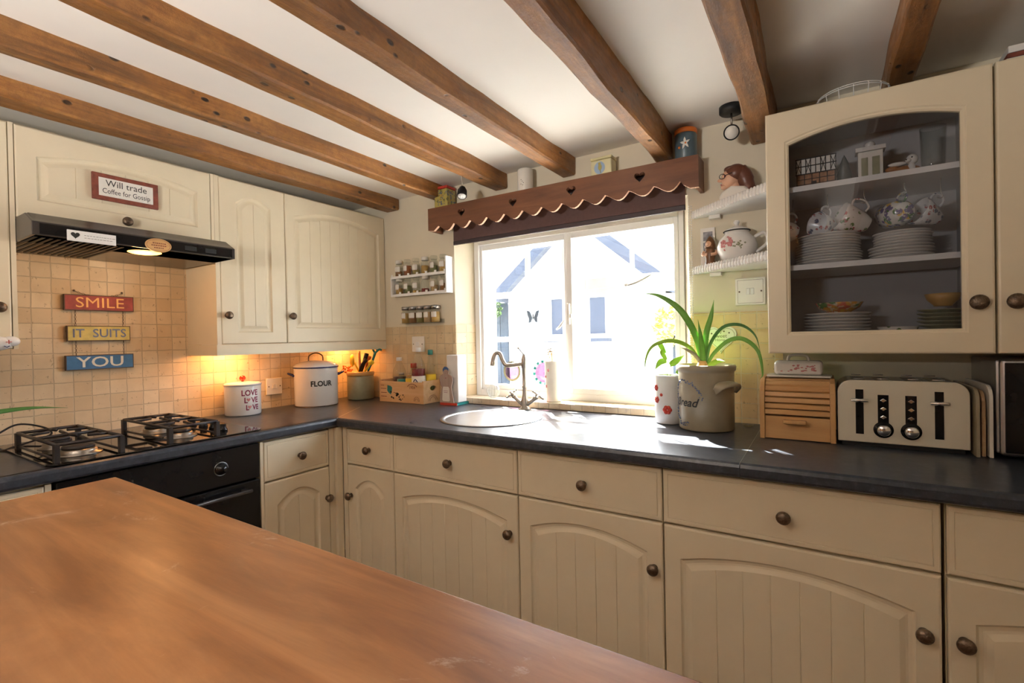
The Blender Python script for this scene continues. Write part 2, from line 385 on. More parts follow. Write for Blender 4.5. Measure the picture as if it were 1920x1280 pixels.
# ------------------------------------------------------------------ lettering
def letters(body, size, shear=0, bold=0, sx=1):
    cu = bpy.data.curves.new('t', 'FONT'); cu.body = body; cu.size = size; cu.align_x = 'CENTER'; cu.align_y = 'CENTER'; cu.shear = shear; cu.offset = bold; cu.resolution_u = 3
    o = bpy.data.objects.new('t', cu); COL.objects.link(o); dg = bpy.context.evaluated_depsgraph_get(); dg.update()
    me = bpy.data.meshes.new_from_object(o.evaluated_get(dg)); vs = [(v.co.x * sx, v.co.y) for v in me.vertices]; fs = [tuple(p.vertices) for p in me.polygons]
    bpy.data.objects.remove(o); bpy.data.curves.remove(cu); bpy.data.meshes.remove(me); return vs, fs
def flat_text(mb, body, size, x, y, z, rot=0, mi=0, **k):
    """upright lettering on a surface that faces -y"""
    vs, fs = letters(body, size, **k); c, s_ = math.cos(rot), math.sin(rot)
    return mb.add([(x + u * c - v * s_, y, z + u * s_ + v * c) for u, v in vs], fs, mi)
def round_text(mb, body, size, cx, cy, r, ang, z, mi=0, **k):
    """lettering wrapped on a cylinder, centred on compass angle ang"""
    vs, fs = letters(body, size, **k)
    fs2 = fs; return mb.add([(cx + r * math.cos(ang + u / r), cy + r * math.sin(ang + u / r), z + v) for u, v in vs], fs2, mi)
def heart_pts(w, h, n=28):
    out = []
    for i in range(n):
        t = 2 * math.pi * i / n
        x = 16 * math.sin(t) ** 3; y = 13 * math.cos(t) - 5 * math.cos(2 * t) - 2 * math.cos(3 * t) - math.cos(4 * t)
        out.append((x / 32 * w, (y + 2.5) / 29 * h))
    return out

# ================================================================== THE ROOM
def frame_rect(mb, x0, x1, z0, z1, w, y0, y1, mi=0):
    ws = w if isinstance(w, tuple) else (w, w, w, w)   # left right bottom top
    mb.box(x0, x0 + ws[0], y0, y1, z0, z1, mi); mb.box(x1 - ws[1], x1, y0, y1, z0, z1, mi)
    mb.box(x0 + ws[0], x1 - ws[1], y0, y1, z0, z0 + ws[2], mi); mb.box(x0 + ws[0], x1 - ws[1], y0, y1, z1 - ws[3], z1, mi); return mb

RX, RY, RZ = 3.5, -3.95, 2.05
b = MB(); b.box(-.15, RX + .15, RY - .15, .24, -.1, 0); struct(b.build('floor', 'floor'))
b = MB(); b.box(-.15, RX + .15, RY - .15, .24, RZ, RZ + .12); struct(b.build('ceiling', 'ceiling'))
b = MB(); b.box(-.15, 0, RY - .15, 0, 0, RZ); struct(b.build('wall_left', 'plaster'))
b = MB(); b.box(RX, RX + .15, RY - .15, 0, 0, RZ); struct(b.build('wall_right', 'plaster'))
b = MB()   # window wall, splayed reveals
WZ0, WZ1 = .925, 1.80
b.prism([(-.15, 0), (.787, 0), (.838, .12), (.838, .24), (-.15, .24)], 'z', 0, RZ)
b.prism([(RX + .15, 0), (RX + .15, .24), (1.936, .24), (1.936, .12), (1.978, 0)], 'z', 0, RZ)
b.prism([(.787, 0), (1.978, 0), (1.936, .12), (1.936, .24), (.838, .24), (.838, .12)], 'z', 0, WZ0)
b.prism([(.787, 0), (1.978, 0), (1.936, .12), (1.936, .24), (.838, .24), (.838, .12)], 'z', WZ1, RZ)
struct(b.build('wall_back', 'plaster'))
b = MB(); b.box(0, RX, RY - .15, RY, 0, RZ); struct(b.build('wall_front', 'dark_wall'))
mb = MB(); mb.box(.9, 1.7, RY + .002, RY + .04, .005, 1.94); frame_rect(mb, .83, 1.77, .002, 2.0, (.07, .07, .003, .06), RY + .001, RY + .05)
d = struct(mb.build('door_1', 'pinez')); knob_ = MB().ball((1.63, RY + .075, .98), .025).tube([(1.63, RY + .04, .98), (1.63, RY + .07, .98)], .010, 10).build('door_handle', 'bronze', d)
# tiled splashbacks
struct(MB().box(0, .008, -2.6, -.002, .91, 1.60).build('trim_1', 'tile_left'))
struct(MB().box(.008, .789, -.008, -.0005, .91, 1.322).build('trim_2', 'tile_back'))
struct(MB().prism([(.787, -.006), (.793, -.006), (.84, .118), (.834, .118)], 'z', .94, 1.322).build('trim_3', 'tile_left'))
struct(MB().box(1.979, 2.30, -.008, -.0005, .91, 1.328).build('trim_4', 'tile_right'))
# window sill
struct(MB().prism([(.785, -.010), (1.982, -.010), (1.94, .12), (.834, .12)], 'z', .911, .940).build('trim_5', 'tile_sill', bevel=.002))
# ---- window: inner sliding frame and the old outer casement with glazing bars
win = MB(); frame_rect(win, .838, 1.936, .940, 1.80, (.03, .022, .035, .055), .105, .15)
win = struct(win.build('window_1', 'frame', bevel=.003))
s1 = MB(); frame_rect(s1, .868, 1.396, .975, 1.745, (.016, .024, .025, .028), .118, .134); s1.build('left_sash', 'frame', win, bevel=.002)
MB().box(.884, 1.372, .125, .128, 1.0, 1.717).build('left_pane', 'glass', win)
s2 = MB(); frame_rect(s2, 1.392, 1.914, .975, 1.745, (.026, .018, .025, .03), .100, .117); s2.build('right_sash', 'frame', win, bevel=.002)
MB().box(1.418, 1.896, .107, .110, 1.0, 1.715).build('right_pane', 'glass', win)
MB().box(1.398, 1.410, .082, .100, 1.305, 1.405).box(1.410, 1.418, .086, .096, 1.335, 1.355).build('sash_catch', 'plastic', win, bevel=.002)
oc = MB(); frame_rect(oc, .838, 1.936, .940, 1.80, (.03, .02, .03, .04), .175, .225); oc.box(1.345, 1.43, .175, .225, .97, 1.76)
frame_rect(oc, .868, 1.345, .97, 1.76, (.035, .02, .025, .045), .18, .215); oc.box(1.108, 1.130, .1865, .2085, .995, 1.715)
oc.box(.903, 1.325, .185, .210, 1.462, 1.492); oc.box(.903, 1.325, .185, .210, 1.225, 1.252)
frame_rect(oc, 1.43, 1.916, 1.475, 1.76, (.028, .02, .05, .03), .17, .215); frame_rect(oc, 1.43, 1.916, .97, 1.475, (.03, .02, .03, .03), .18, .215)
oc.box(1.675, 1.690, .185, .210, .995, 1.75)
oc.build('outer_casement', 'frame', win, bevel=.002)
MB().box(.90, 1.33, .196, .199, .995, 1.72).box(1.455, 1.90, .196, .199, 1.52, 1.735).box(1.455, 1.90, .196, .199, .995, 1.45).build('outer_glass', 'glass', win)
MB().tube([(1.66, .165, 1.475), (1.70, .155, 1.482), (1.74, .155, 1.496), (1.79, .16, 1.522)], [.006, .008, .008, .005], 8, 0, 3).ball((1.665, .16, 1.478), .009).build('fanlight_stay', 'nickel', win)
MB().tube([(1.30, .165, 1.285), (1.325, .157, 1.30), (1.35, .16, 1.335)], [.005, .007, .005], 8, 0, 3).build('casement_catch', 'nickel', win)
# ---- ceiling beams: hand-hewn, running towards the window wall
def beam(label, x0, x1, zb, ysplit=-.006, seed=0):
    rnd = random.Random(seed); L = RY + .02; n = 44; mb = MB(); vs = []; fs = []
    ph = [rnd.uniform(0, 6) for _ in range(12)]
    def w(k, t, a): return a * (math.sin(t * 3.1 + ph[k]) * .5 + math.sin(t * 8.3 + ph[k + 1]) * .3 + math.sin(t * 19 + ph[k + 2]) * .2)
    q = 6
    for i in range(n + 1):
        y = ysplit + (L - ysplit) * (i / n) ** 1.25; t = y
        xl, xr = x0 + w(0, t, .006), x1 + w(3, t, .006); z = zb + w(6, t, .005); c = .006
        vs += [(xl, y, RZ), (xl + w(1, t * 2, .003), y, z + c), (xl + c, y, z), (xr - c, y, z + w(2, t * 3, .002)), (xr, y, z + c), (xr + w(4, t * 1.7, .005), y, RZ)]
    for i in range(n):
        for a in range(q):
            bq = (a + 1) % q; fs.append((i * q + a, i * q + bq, (i + 1) * q + bq, (i + 1) * q + a))
    fs.append(tuple(range(q))); fs.append(tuple(n * q + a for a in range(q)))
    mb.add(vs, fs, 0, False); return tag(mb.build('ceiling_beam', 'beam'), label, 'beam', 'exposed ceiling beams')
beam('brown ceiling beam directly above the cream wall cupboards, leftmost of the row', .295, .389, 1.992, seed=1)
beam('second brown ceiling beam from the left, ending beside the yellow tin', .70, .761, 1.982, seed=2)
beam('third brown ceiling beam from the left, ending behind the small black left spotlight', 1.055, 1.134, 1.978, seed=3)
beam('worm-eaten brown beam ending between the cream canister and the bird tin', 1.425, 1.492, 1.975, seed=4)
beam('glossy brown ceiling beam ending beside the blue jar with orange lid', 1.868, 1.93, 1.94, seed=5)
beam('brown ceiling beam ending beside the round spotlight and the glazed cupboard', 2.212, 2.292, 1.94, seed=6)
beam('shadowy brown beam above the glazed cupboard, rightmost of the row', 2.585, 2.655, 1.975, seed=7)

# ================================================================== FITTED UNITS
def knob(parent, x, y, z, r=.0165):
    mb = MB(); mb.lathe([(.0001, 0), (r * .62, -.0005), (r * .5, -.004), (r * .38, -.009), (r * .55, -.013), (r, -.018), (r * 1.02, -.022), (r * .9, -.026), (r * .55, -.0295), (.0001, -.031)], (x, y, z), 20, axis='y')
    return mb.build('knob', 'bronze', parent)
def panel_front(x0, x1, z0, z1, yf, t=.02, marg=.052, top=.05, bot=.055, rise=.03, groove=.066, glass=False, hole_back=None, edge=.005):
    """routed door front facing -y: bevelled slab, cove-moulded arched panel, tongue-and-groove field"""
    px0, px1, pz0, pzt = x0 + marg, x1 - marg, z0 + bot, z1 - top
    prof = [(0, 0), (.003, .005), (.006, .0075), (.013, .0085), (.018, .0075), (.029, .0028)] if not glass else [(0, 0), (.003, .003), (.007, .0035), (.011, .008)]
    W = px1 - px0; fr = [0]
    xs = set([0.0, 1.0]); k = 18
    for i in range(k + 1): xs.add(i / k)
    gs = []
    if not glass and groove:
        inner = W - 2 * prof[-1][0]; ng = max(1, round(inner / groove) ); gs = [(i) / ng for i in range(1, ng)]
        for g in gs:
            for d in (-.0016 / inner, 0, .0016 / inner): xs.add(g + d)
    xs = sorted(xs); n = len(xs)
    def arc(f, zt): return zt - rise * (2 * f - 1) ** 2
    mb = MB(); loops = []
    def ring(a, y, arch, ins=0):   # bottom left->right then top right->left
        if arch:
            l, r, zb_, zt_ = px0 + ins, px1 - ins, pz0 + ins, pzt - ins
            return [(l + (r - l) * f, y, zb_) for f in xs] + [(l + (r - l) * f, y, arc(f, zt_)) for f in reversed(xs)]
        l, r, zb_, zt_ = x0 + a, x1 - a, z0 + a, z1 - a
        return [(l + (r - l) * f, y, zb_) for f in xs] + [(l + (r - l) * f, y, zt_) for f in reversed(xs)]
    loops.append(ring(0, yf + t, False)); loops.append(ring(0, yf + edge * .8, False)); loops.append(ring(edge * .3, yf + edge * .25, False)); loops.append(ring(edge, yf, False))
    for ins, dep in prof: loops.append(ring(0, yf + dep, True, ins))
    vs = [p for l in loops for p in l]; N = 2 * n; fs = []
    for q in range(len(loops) - 1):
        for i in range(N): j = (i + 1) % N; fs.append((q * N + i, q * N + j, (q + 1) * N + j, (q + 1) * N + i))
    if glass:
        o = len(vs); vs += ring(0, yf + t, True, prof[-1][0]); q = len(loops) - 1
        for i in range(N): j = (i + 1) % N; fs.append((q * N + i, q * N + j, o + j, o + i)); fs.append((o + i, o + j, j, i))
        mb.add(vs, fs); return mb, (px0 + .011, px1 - .011, pz0 + .011, pzt - .011)
    yb = yf + prof[-1][1]; ins = prof[-1][0]; l, r, zb_, zt_ = px0 + ins, px1 - ins, pz0 + ins, pzt - ins; o = len(vs)
    gm = set(g for g in gs)
    for f in xs:
        dy = .0022 if any(abs(f - g) < 1e-9 for g in gm) else 0
        vs.append((l + (r - l) * f, yb + dy, zb_)); vs.append((l + (r - l) * f, yb + dy, arc(f, zt_)))
    for i in range(n - 1): fs.append((o + 2 * i, o + 2 * i + 2, o + 2 * i + 3, o + 2 * i + 1))
    fs.append(tuple(range(N)))
    mb.add(vs, fs); return mb, None
def drawer_front(x0, x1, z0, z1, yf, t=.02):
    mb = MB(); lp = []
    for a, y in [(0, yf + t), (0, yf + .003), (.003, yf), (.012, yf), (.0135, yf + .0018), (.015, yf)]:
        lp += [(x0 + a, y, z0 + a), (x1 - a, y, z0 + a), (x1 - a, y, z1 - a), (x0 + a, y, z1 - a)]
    fs = [(0, 1, 2, 3), (20, 21, 22, 23)]
    for q in range(5):
        for i in range(4): j = (i + 1) % 4; fs.append((q * 4 + i, q * 4 + j, q * 4 + 4 + j, q * 4 + 4 + i))
    return mb.add(lp, fs)
DZ0, DZ1, WZ_0, WZ_1 = .15, .702, .709, .862
def base_unit(label, loc, rz, W, drawer=None, door=None, dknob=None, kknob=None, left=.0, right=.0, plinth=True, D=.58, sink=False):
    """left/right: stile widths shown at the side of the fronts"""
    t = thing('base_cupboard', label, 'cupboard', loc, rz, 'cream base cupboards')
    b = MB(); b.box(0.0005, W - .0005, -D, -.01, .12, .725 if sink else .868); b.box(0.0005, W - .0005, -D + .05, -.02, 0, .12)
    if left: b.box(0.0005, left, -D - .018, -D, .13, .866)
    if right: b.box(W - right, W - .0005, -D - .018, -D, .13, .866)
    if sink: b.box(.0005, W - .0005, -D, -D + .016, .725, .868); b.box(.0005, .017, -D + .016, -.01, .725, .868); b.box(W - .017, W - .0005, -D + .016, -.01, .725, .868)
    b.build('carcass', 'cream', t)
    x0, x1 = left + .002, W - right - .002
    dr = drawer_front(x0, x1, WZ_0, WZ_1, -D - .02).build('drawer', 'cream', t); knob(dr, (x0 + x1) / 2 if dknob is None else dknob, -D - .02, .782)
    mb, _ = panel_front(x0, x1, DZ0, DZ1, -D - .02, marg=.045 if x1 - x0 > .35 else .05, top=.052, rise=.038 if x1 - x0 > .35 else .045)
    do = mb.build('door', 'cream', t); knob(do, kknob, -D - .02, .570)
    return t
base_unit('narrow cream corner base cupboard with drawer, left end of the window run', (.615, 0, 0), 0, .3165, kknob=.053, left=.028)
base_unit('cream base cupboard with drawer under the round sink, one wide arched door', (.9315, 0, 0), 0, .600, kknob=.565, sink=True)
base_unit('cream base cupboard with drawer between the sink cupboard and the widest one', (1.5315, 0, 0), 0, .493, kknob=.466)
base_unit('widest cream base cupboard with drawer, standing below the bread bin', (2.0245, 0, 0), 0, .610, kknob=.576)
base_unit('cream base cupboard with drawer at the right edge, below the toaster', (2.6405, 0, 0), 0, .60, kknob=.028)
base_unit('cream base cupboard with drawer between the black oven and the corner', (0, -.965, 0), R(90), .335, dknob=.166, kknob=.291, left=.012, right=.028)
base_unit('cream base cupboard left of the black oven, mostly behind the table', (0, -2.16, 0), R(90), .60, kknob=.04, right=.014)
t = thing('corner_post', 'cream filler post in the inner corner where the two base runs meet', 'corner post', (.6, -.6, 0))
MB().box(-.0005, .0145, -.0295, -.0005, .13, .868).box(-.0295, -.0005, -.0295, .0, .13, .868).build('post', 'cream', t)
# oven
t = thing('built_in_oven', 'black built-in oven under the gas hob with a chrome-ringed dial', 'oven', (0, -1.555, 0), R(90))
MB().box(.003, .587, -.57, -.02, .12, .868).box(.003, .587, -.52, -.02, 0, .12).build('oven_body', 'blackm', t)
MB().box(.003, .587, -.60, -.57, .735, .866).build('control_panel', 'black', t, bevel=.004)
MB().box(.003, .587, -.60, -.57, .15, .729).build('oven_door', 'black', t, bevel=.004)
MB().tube([(.05, -.628, .70), (.54, -.628, .70)], .007, 10).box(.06, .075, -.628, -.60, .694, .706).box(.515, .53, -.628, -.60, .694, .706).build('door_handle', 'hoodtop', t)
for x in (.12, .445):
    k = MB().lathe([(.0001, 0), (.021, 0), (.021, -.004), (.016, -.006), (.015, -.022), (.0001, -.024)], (x, -.60, .80), 24, axis='y').build('dial', 'black', t)
    MB().tube([(x + .0235 * math.cos(a * math.pi / 12), -.602, .80 + .0235 * math.sin(a * math.pi / 12)) for a in range(24)], .0016, 6, closed=True).build('dial_ring', 'steel', k)
# worktop, one continuous L with the round sink cut-out
SX, SY, SR = 1.235, -.325, .198
wt = MB(); zt, zb = .910, .870
def nose(sec, axis, a0, a1): wt.prism(sec, axis, a0, a1, 0)
ny = [(-.600, zb), (-.618, zb), (-.6265, zb + .004), (-.6295, zb + .010), (-.6295, zt - .012), (-.6265, zt - .004), (-.6195, zt), (-.600, zt)]
nx = [(-p[0] - .012, p[1]) for p in ny][::-1]
wt.prism(ny, 'x', .60, 2.232); wt.prism(ny, 'x', 2.2335, RX - .001)
wt.prism(nx, 'y', -2.55, -.60)
wt.box(0, .6, -2.55, 0, zb, zt); wt.box(.6, 1.0, -.6, 0, zb, zt); wt.box(1.48, 2.232, -.6, 0, zb, zt); wt.box(2.2335, RX - .001, -.6, 0, zb, zt)
wt.box(1.0, 1.48, -.6, -.575, zb, zt); wt.box(1.0, 1.48, -.075, 0, zb, zt)
N = 64; sq = []; ci = []
for i in range(N):
    a = 2 * math.pi * i / N; c, s_ = math.cos(a), math.sin(a); hx, hy = (.24, .25)
    k = min(hx / abs(c) if abs(c) > 1e-6 else 9, hy / abs(s_) if abs(s_) > 1e-6 else 9)
    sq.append((1.24 + c * k, -.325 + s_ * k)); ci.append((SX + c * SR, SY + s_ * SR))
vs = [(x, y, z) for z in (zb, zt) for L in (sq, ci) for x, y in L]; fs = []
for i in range(N):
    j = (i + 1) % N
    fs += [(i, j, N + j, N + i), (2 * N + i, 3 * N + i, 3 * N + j, 2 * N + j), (N + i, N + j, 3 * N + j, 3 * N + i)]
wt.add(vs, fs)
w = wt.build('worktop', 'worktop'); tag(w, 'continuous dark slate-look worktop running round the corner under the window', 'worktop')
MB().box(2.2322, 2.2334, -.629, -.01, .905, .9104).build('joint_strip', 'steel', w)
MB().prism([(.617, -.628), (.620, -.629), (.43, -.34), (.427, -.342)], 'z', .909, .9103).build('joint_strip', 'steel', w)
# sink
t = thing('round_sink', 'round brushed steel sink bowl set into the dark worktop under the window', 'sink', (SX, SY, .91))
MB().lathe([(.215, .0005), (.216, .003), (.212, .005), (.200, .004), (.192, -.002), (.188, -.012), (.184, -.10), (.172, -.135), (.14, -.155), (.03, -.162), (.03, -.170), (.145, -.163), (.18, -.14), (.190, -.10), (.194, -.02), (.197, 0)], n=72).build('bowl', 'steel', t)
MB().lathe([(.0001, -.158), (.03, -.158), (.034, -.1605), (.034, -.163), (.0001, -.163)], n=28).build('drain', 'chrome', t)
ov = MB()
for k in range(5):
    a = R(62) + (k - 2) * .052; h = .017 if k != 2 else .006
    c, s_ = math.cos(a), math.sin(a); r = .1845
    ov.add([(r * math.cos(a - .012), r * math.sin(a - .012), -.045 - h), (r * math.cos(a + .012), r * math.sin(a + .012), -.045 - h), (r * math.cos(a + .012), r * math.sin(a + .012), -.045 + h), (r * math.cos(a - .012), r * math.sin(a - .012), -.045 + h)], [(0, 1, 2, 3)])
ov.build('overflow', 'ink', t)
# mixer tap
t = thing('mixer_tap', 'traditional brushed nickel mixer tap with curved spout behind the sink', 'tap', (1.238, -.055, .91))
MB().lathe([(.030, 0), (.030, .004), (.020, .010), (.016, .02), (.020, .035), (.016, .05), (.011, .07), (.010, .10), (.013, .104), (.010, .108), (.0105, .19), (.014, .20), (.014, .232), (.010, .245), (.006, .258), (.0001, .262)], n=20).build('column', 'nickel', t)
MB().tube([(0, 0, .215), (-.05, -.012, .208), (-.088, -.02, .208), (-.105, -.024, .232), (-.118, -.027, .262), (-.138, -.032, .262), (-.150, -.036, .235), (-.153, -.037, .205)], [.011, .0105, .010, .010, .010, .010, .011, .013], 12, 0, 5).build('spout', 'nickel', t)
MB().tube([(0, 0, .255), (-.028, .0, .286)], .003, 8).ball((-.03, 0, .288), .006).build('swivel_lever', 'nickel', t)
for sx in (-1, 1):
    h = MB(); h.tube([(sx * .008, 0, .02), (sx * .045, 0, .045), (sx * .062, 0, .06)], [.010, .009, .012], 12, 0, 3); h.ball((sx * .068, 0, .066), .011)
    a = Vector((sx * .7, 0, .7)); u = Vector((0, 1, 0)); v = a.cross(u); c = Vector((sx * .072, 0, .07))
    for k in range(4):
        dv = u * math.cos(k * math.pi / 2 + .5) + v * math.sin(k * math.pi / 2 + .5); h.tube([c, c + dv * .028], [.004, .0045], 8); h.ball(c + dv * .029, .006, n=8, m=6)
    h.build('cross_handle', 'nickel', t)
# gas hob
t = thing('gas_hob', 'black glass gas hob with cast iron pan supports on the left worktop', 'hob', (0, -1.535, .911), R(90))
MB().prism([(-.03, -.57), (-.01, -.595), (.57, -.595), (.59, -.575), (.59, -.06), (-.03, -.06)], 'z', 0, .005).build('glass_plate', 'hobglass', t, bevel=.0015)
for (bx, by, r) in ((.072, -.465, .046), (.072, -.28, .040), (.357, -.28, .046), (.357, -.465, .038)):
    bq = MB().lathe([(r + .012, .005), (r + .012, .008), (r, .010), (r, .018), (r - .004, .022), (r - .008, .022), (r - .010, .030), (.0001, .031)], (bx, by, 0), 28).build('burner', 'nickel', t)
    MB().lathe([(r - .006, .0225), (r - .006, .030), (r - .012, .034), (.0001, .035)], (bx, by, 0), 28).build('burner_cap', 'iron', bq)
def grate(x0, x1, y0, y1):
    g = MB(); h = .056; cx, cy = (x0 + x1) / 2, (y0 + y1) / 2
    for x in (x0, x1):
        for y in (y0, y1): g.box(x - .006, x + .006, y - .01, y + .01, .005, h)
    for y in (y0, y1): g.tube([(x0, y, h), (x1, y, h)], .0055, 6)
    for x in (x0, x1): g.tube([(x, y0, h), (x, y1, h)], .0055, 6); g.tube([(x, y0, .014), (x, y1, .014)], .004, 6)
    for by in (y0 + (y1 - y0) * .25, y0 + (y1 - y0) * .75):
        for dx, dy in ((-1, 0), (1, 0), (0, 1), (0, -1)):
            ex = cx + dx * (x1 - x0) / 2; ey = by + dy * (y1 - y0) / 4; g.tube([(ex, ey, h), (cx + dx * .022, by + dy * .022, h + .004)], [.0045, .0055], 6)
    g.tube([(x0, cy, h), (x1, cy, h)], .0055, 6)
    return g.build('pan_support', 'iron', t)
grate(-.005, .148, -.565, -.19); grate(.282, .432, -.565, -.19)
for k, (kx, ky) in enumerate(((.49, -.25), (.495, -.33), (.495, -.41), (.49, -.49))):
    MB().lathe([(.016, .005), (.016, .012), (.012, .016), (.012, .03), (.0001, .032)], (kx, ky, 0), 20).build('control_knob', 'black', t)
c = MB().tube([(.30, -1.90, .914), (.18, -1.70, .918), (.11, -1.585, .955), (.095, -1.52, .985), (.10, -1.455, .965), (.115, -1.44, .94), (.12, -1.49, .925), (.14, -1.54, .917), (.2, -1.62, .914), (.22, -1.9, .914)], .0032, 8, 0, 8).build('power_cable', 'blackm')
tag(c, 'thin black cable looping up from the worktop at the left end of the hob', 'cable')

# ---- wall cupboards on the left wall
UB, UT, UD = 1.2436, 1.9602, .2478
def wall_unit(label, y0, W, z0, z1, kx, kz, left=.0, right=.0, **k):
    t = thing('wall_cupboard', label, 'cupboard', (0, y0, 0), R(90), 'cream wall cupboards on the left wall')
    b = MB(); b.box(.0005, W - .0005, -UD, -.008, z0, z1)
    if left: b.box(.0005, left, -UD - .02, -UD, z0, z1)
    if right: b.box(W - right, W - .0005, -UD - .02, -UD, z0, z1)
    b.build('carcass', 'cream', t)
    mb, _ = panel_front(left + .0015, W - right - .0015, z0 + .001, z1 - .001, -UD - .02, **k)
    d = mb.build('door', 'cream', t); knob(d, kx, -UD - .02, kz); return t
wall_unit('wide cream wall cupboard with arched panel, nearest the window wall', -.6285, .6265, UB, UT, .0205, 1.372, marg=.045, top=.055, bot=.07, rise=.045, groove=.062)
wall_unit('narrow cream wall cupboard with arched panel beside the cooker hood', -.948, .3195, UB, UT, .042, 1.368, left=.018, marg=.070, top=.06, bot=.05, rise=.035, groove=.045)
wall_unit('short cream cupboard above the cooker hood, with the coffee sign on its door', -1.5465, .5985, 1.663, UT, .289, 1.70, left=.0, right=.012, marg=.05, top=.055, bot=.062, rise=.035, groove=.075)
wall_unit('cream wall cupboard cut off by the left edge, left of the cooker hood', -2.05, .503, UB, UT, .459, 1.374, right=.012)
o = MB().box(.02, .268, -.950, -.003, 1.196, UB - .001).build('light_rail', 'cream', bevel=0)
# a hollow rail: front board and end board only
bpy.data.objects.remove(o)
t = thing('light_rail', 'cream pelmet board running under the two wall cupboards beside the hood', 'trim board', (0, 0, 0))
MB().box(.25, .268, -.950, -.003, 1.196, UB - .001).build('front_board', 'cream', t); MB().box(.009, .25, -.950, -.932, 1.196, UB - .001).build('end_board', 'cream', t)
# extractor hood
t = thing('cooker_hood', 'slim black cooker hood under the short cupboard, lamp glowing orange', 'cooker hood', (0, 0, 1.583))
MB().prism([(.02, 0), (.45, 0), (.45, .040), (.385, .076), (.02, .076)], 'y', -1.5455, -.962).prism([(.295, 0), (.452, 0), (.452, .040), (.385, .074), (.295, .074)], 'y', -1.552, -.966).build('hood_body', 'hoodtop', t, bevel=.002)
MB().box(.452, .4535, -1.535, -.975, .004, .036).build('control_strip', 'black', t)
for k, y in enumerate((-1.125, -1.055)): MB().box(.4535, .456, y - .02, y + .02, .010, .026).build('switch', 'blackm', t, bevel=.002)
g = MB()
for i in range(13): g.box(.06, .42, -1.54 + i * .018, -1.532 + i * .018, -.002, 0)
g.build('grease_filter', 'blackm', t)
MB().lathe([(.0001, -.004), (.042, -.004), (.050, -.001), (.050, .0)], (.36, -1.235, 0), 28).build('lamp_lens', EMIT('hood_lamp_glow', (1.0, .42, .08), 5.0), t)
lamp('POINT', 'hood_lamp', (.34, -1.235, 1.56), 1.1, (1, .55, .22), size=.03)
lamp('AREA', 'under_cupboard_lamp_left', (.07, -.80, 1.236), 2.1, (1, .42, .12), direction=(-.25, -.05, -1), size=.05, size_y=.18)
lamp('AREA', 'under_cupboard_lamp_right', (.07, -.14, 1.236), 1.4, (1, .42, .12), direction=(-.25, .05, -1), size=.05, size_y=.16)
for nm, y, lab in (('a', -.80, 'slim white strip lamp under the narrow wall cupboard'), ('b', -.14, 'slim white strip lamp under the wide wall cupboard near the corner')):
    tag(MB().box(.03, .12, y - .1, y + .1, 1.2385, 1.2430).build('strip_lamp', 'white'), lab, 'lamp')
# ---- glazed cupboard and its neighbour on the window wall
GX0, GX1, GZ0, GZ1 = 2.279, 2.786, 1.186, 1.911
t = thing('glazed_wall_cupboard', 'cream wall cupboard with arched glass door showing crockery inside', 'cupboard', (GX0, 0, 0))
W = GX1 - GX0
b = MB(); b.box(0, W, -.014, -.0085, GZ0, GZ1).box(0, .016, -.30, -.014, GZ0, GZ1).box(W - .016, W, -.30, -.014, GZ0, GZ1).box(.016, W - .016, -.30, -.014, GZ0, GZ0 + .017).box(.016, W - .016, -.30, -.014, GZ1 - .017, GZ1)
b.build('carcass', 'cream_in', t)
for z in (1.436, 1.674): MB().box(.017, W - .017, -.285, -.0145, z, z + .016).build('shelf', 'white', t)
mb, ap = panel_front(0, W, GZ0 - .002, GZ1 + .002, -.322, marg=.050, top=.060, bot=.054, rise=.032, glass=True)
d = mb.build('door', 'cream', t); knob(d, 2.752 - GX0, -.322, 1.314, .019)
MB().box(.05, W - .05, -.308, -.305, GZ0 + .052, GZ1 - .055).build('glass_pane', 'cabglass', d)
t = thing('wall_cupboard', 'cream wall cupboard at the right edge, next to the glazed one', 'cupboard', (2.790, 0, 0))
MB().box(0, .5, -.30, -.0085, GZ0, GZ1).build('carcass', 'cream', t)
mb, _ = panel_front(.001, .499, GZ0 - .002, GZ1 + .002, -.322); d = mb.build('door', 'cream', t); knob(d, .030, -.322, 1.313, .019)
# table
t = thing('kitchen_table', 'large worn orange-brown wooden table in the foreground', 'table', (1.9, -2.05, 0))
tp = MB(); tp.prism([(1.008, -1.546), (1.03, -1.95), (1.04, -2.62), (3.05, -2.62), (3.05, -1.552)], 'z', .905, .94); tp.build('tabletop', 'table', t, off=(1.9, -2.05, 0), bevel=.004)
MB().box(1.12, 2.96, -2.52, -1.66, .82, .905).build('apron', 'pine', t, off=(1.9, -2.05, 0))
for x in (1.13, 2.88):
    for y in (-2.51, -1.74): MB().box(x, x + .07, y, y + .07, 0, .82).build('leg', 'pinez', t, off=(1.9, -2.05, 0))
t = thing('added_fill_stand', 'added metal stand for the unseen fill light behind the table', 'floor lamp', (1.55, -2.85, 0))  # made-up uplighter shape around the added fill light, out of view
MB().lathe([(.0001, 0), (.13, 0), (.13, .012), (.02, .022), (.0001, .022)], n=32).build('base', 'steel', t); MB().lathe([(.012, .02), (.012, 1.38)], n=12).build('pole', 'steel', t)
MB().lathe([(.012, 1.38), (.05, 1.385), (.17, 1.44), (.20, 1.47), (.198, 1.473), (.165, 1.445), (.05, 1.395), (.0001, 1.39)], n=32).build('bowl', 'white', t)
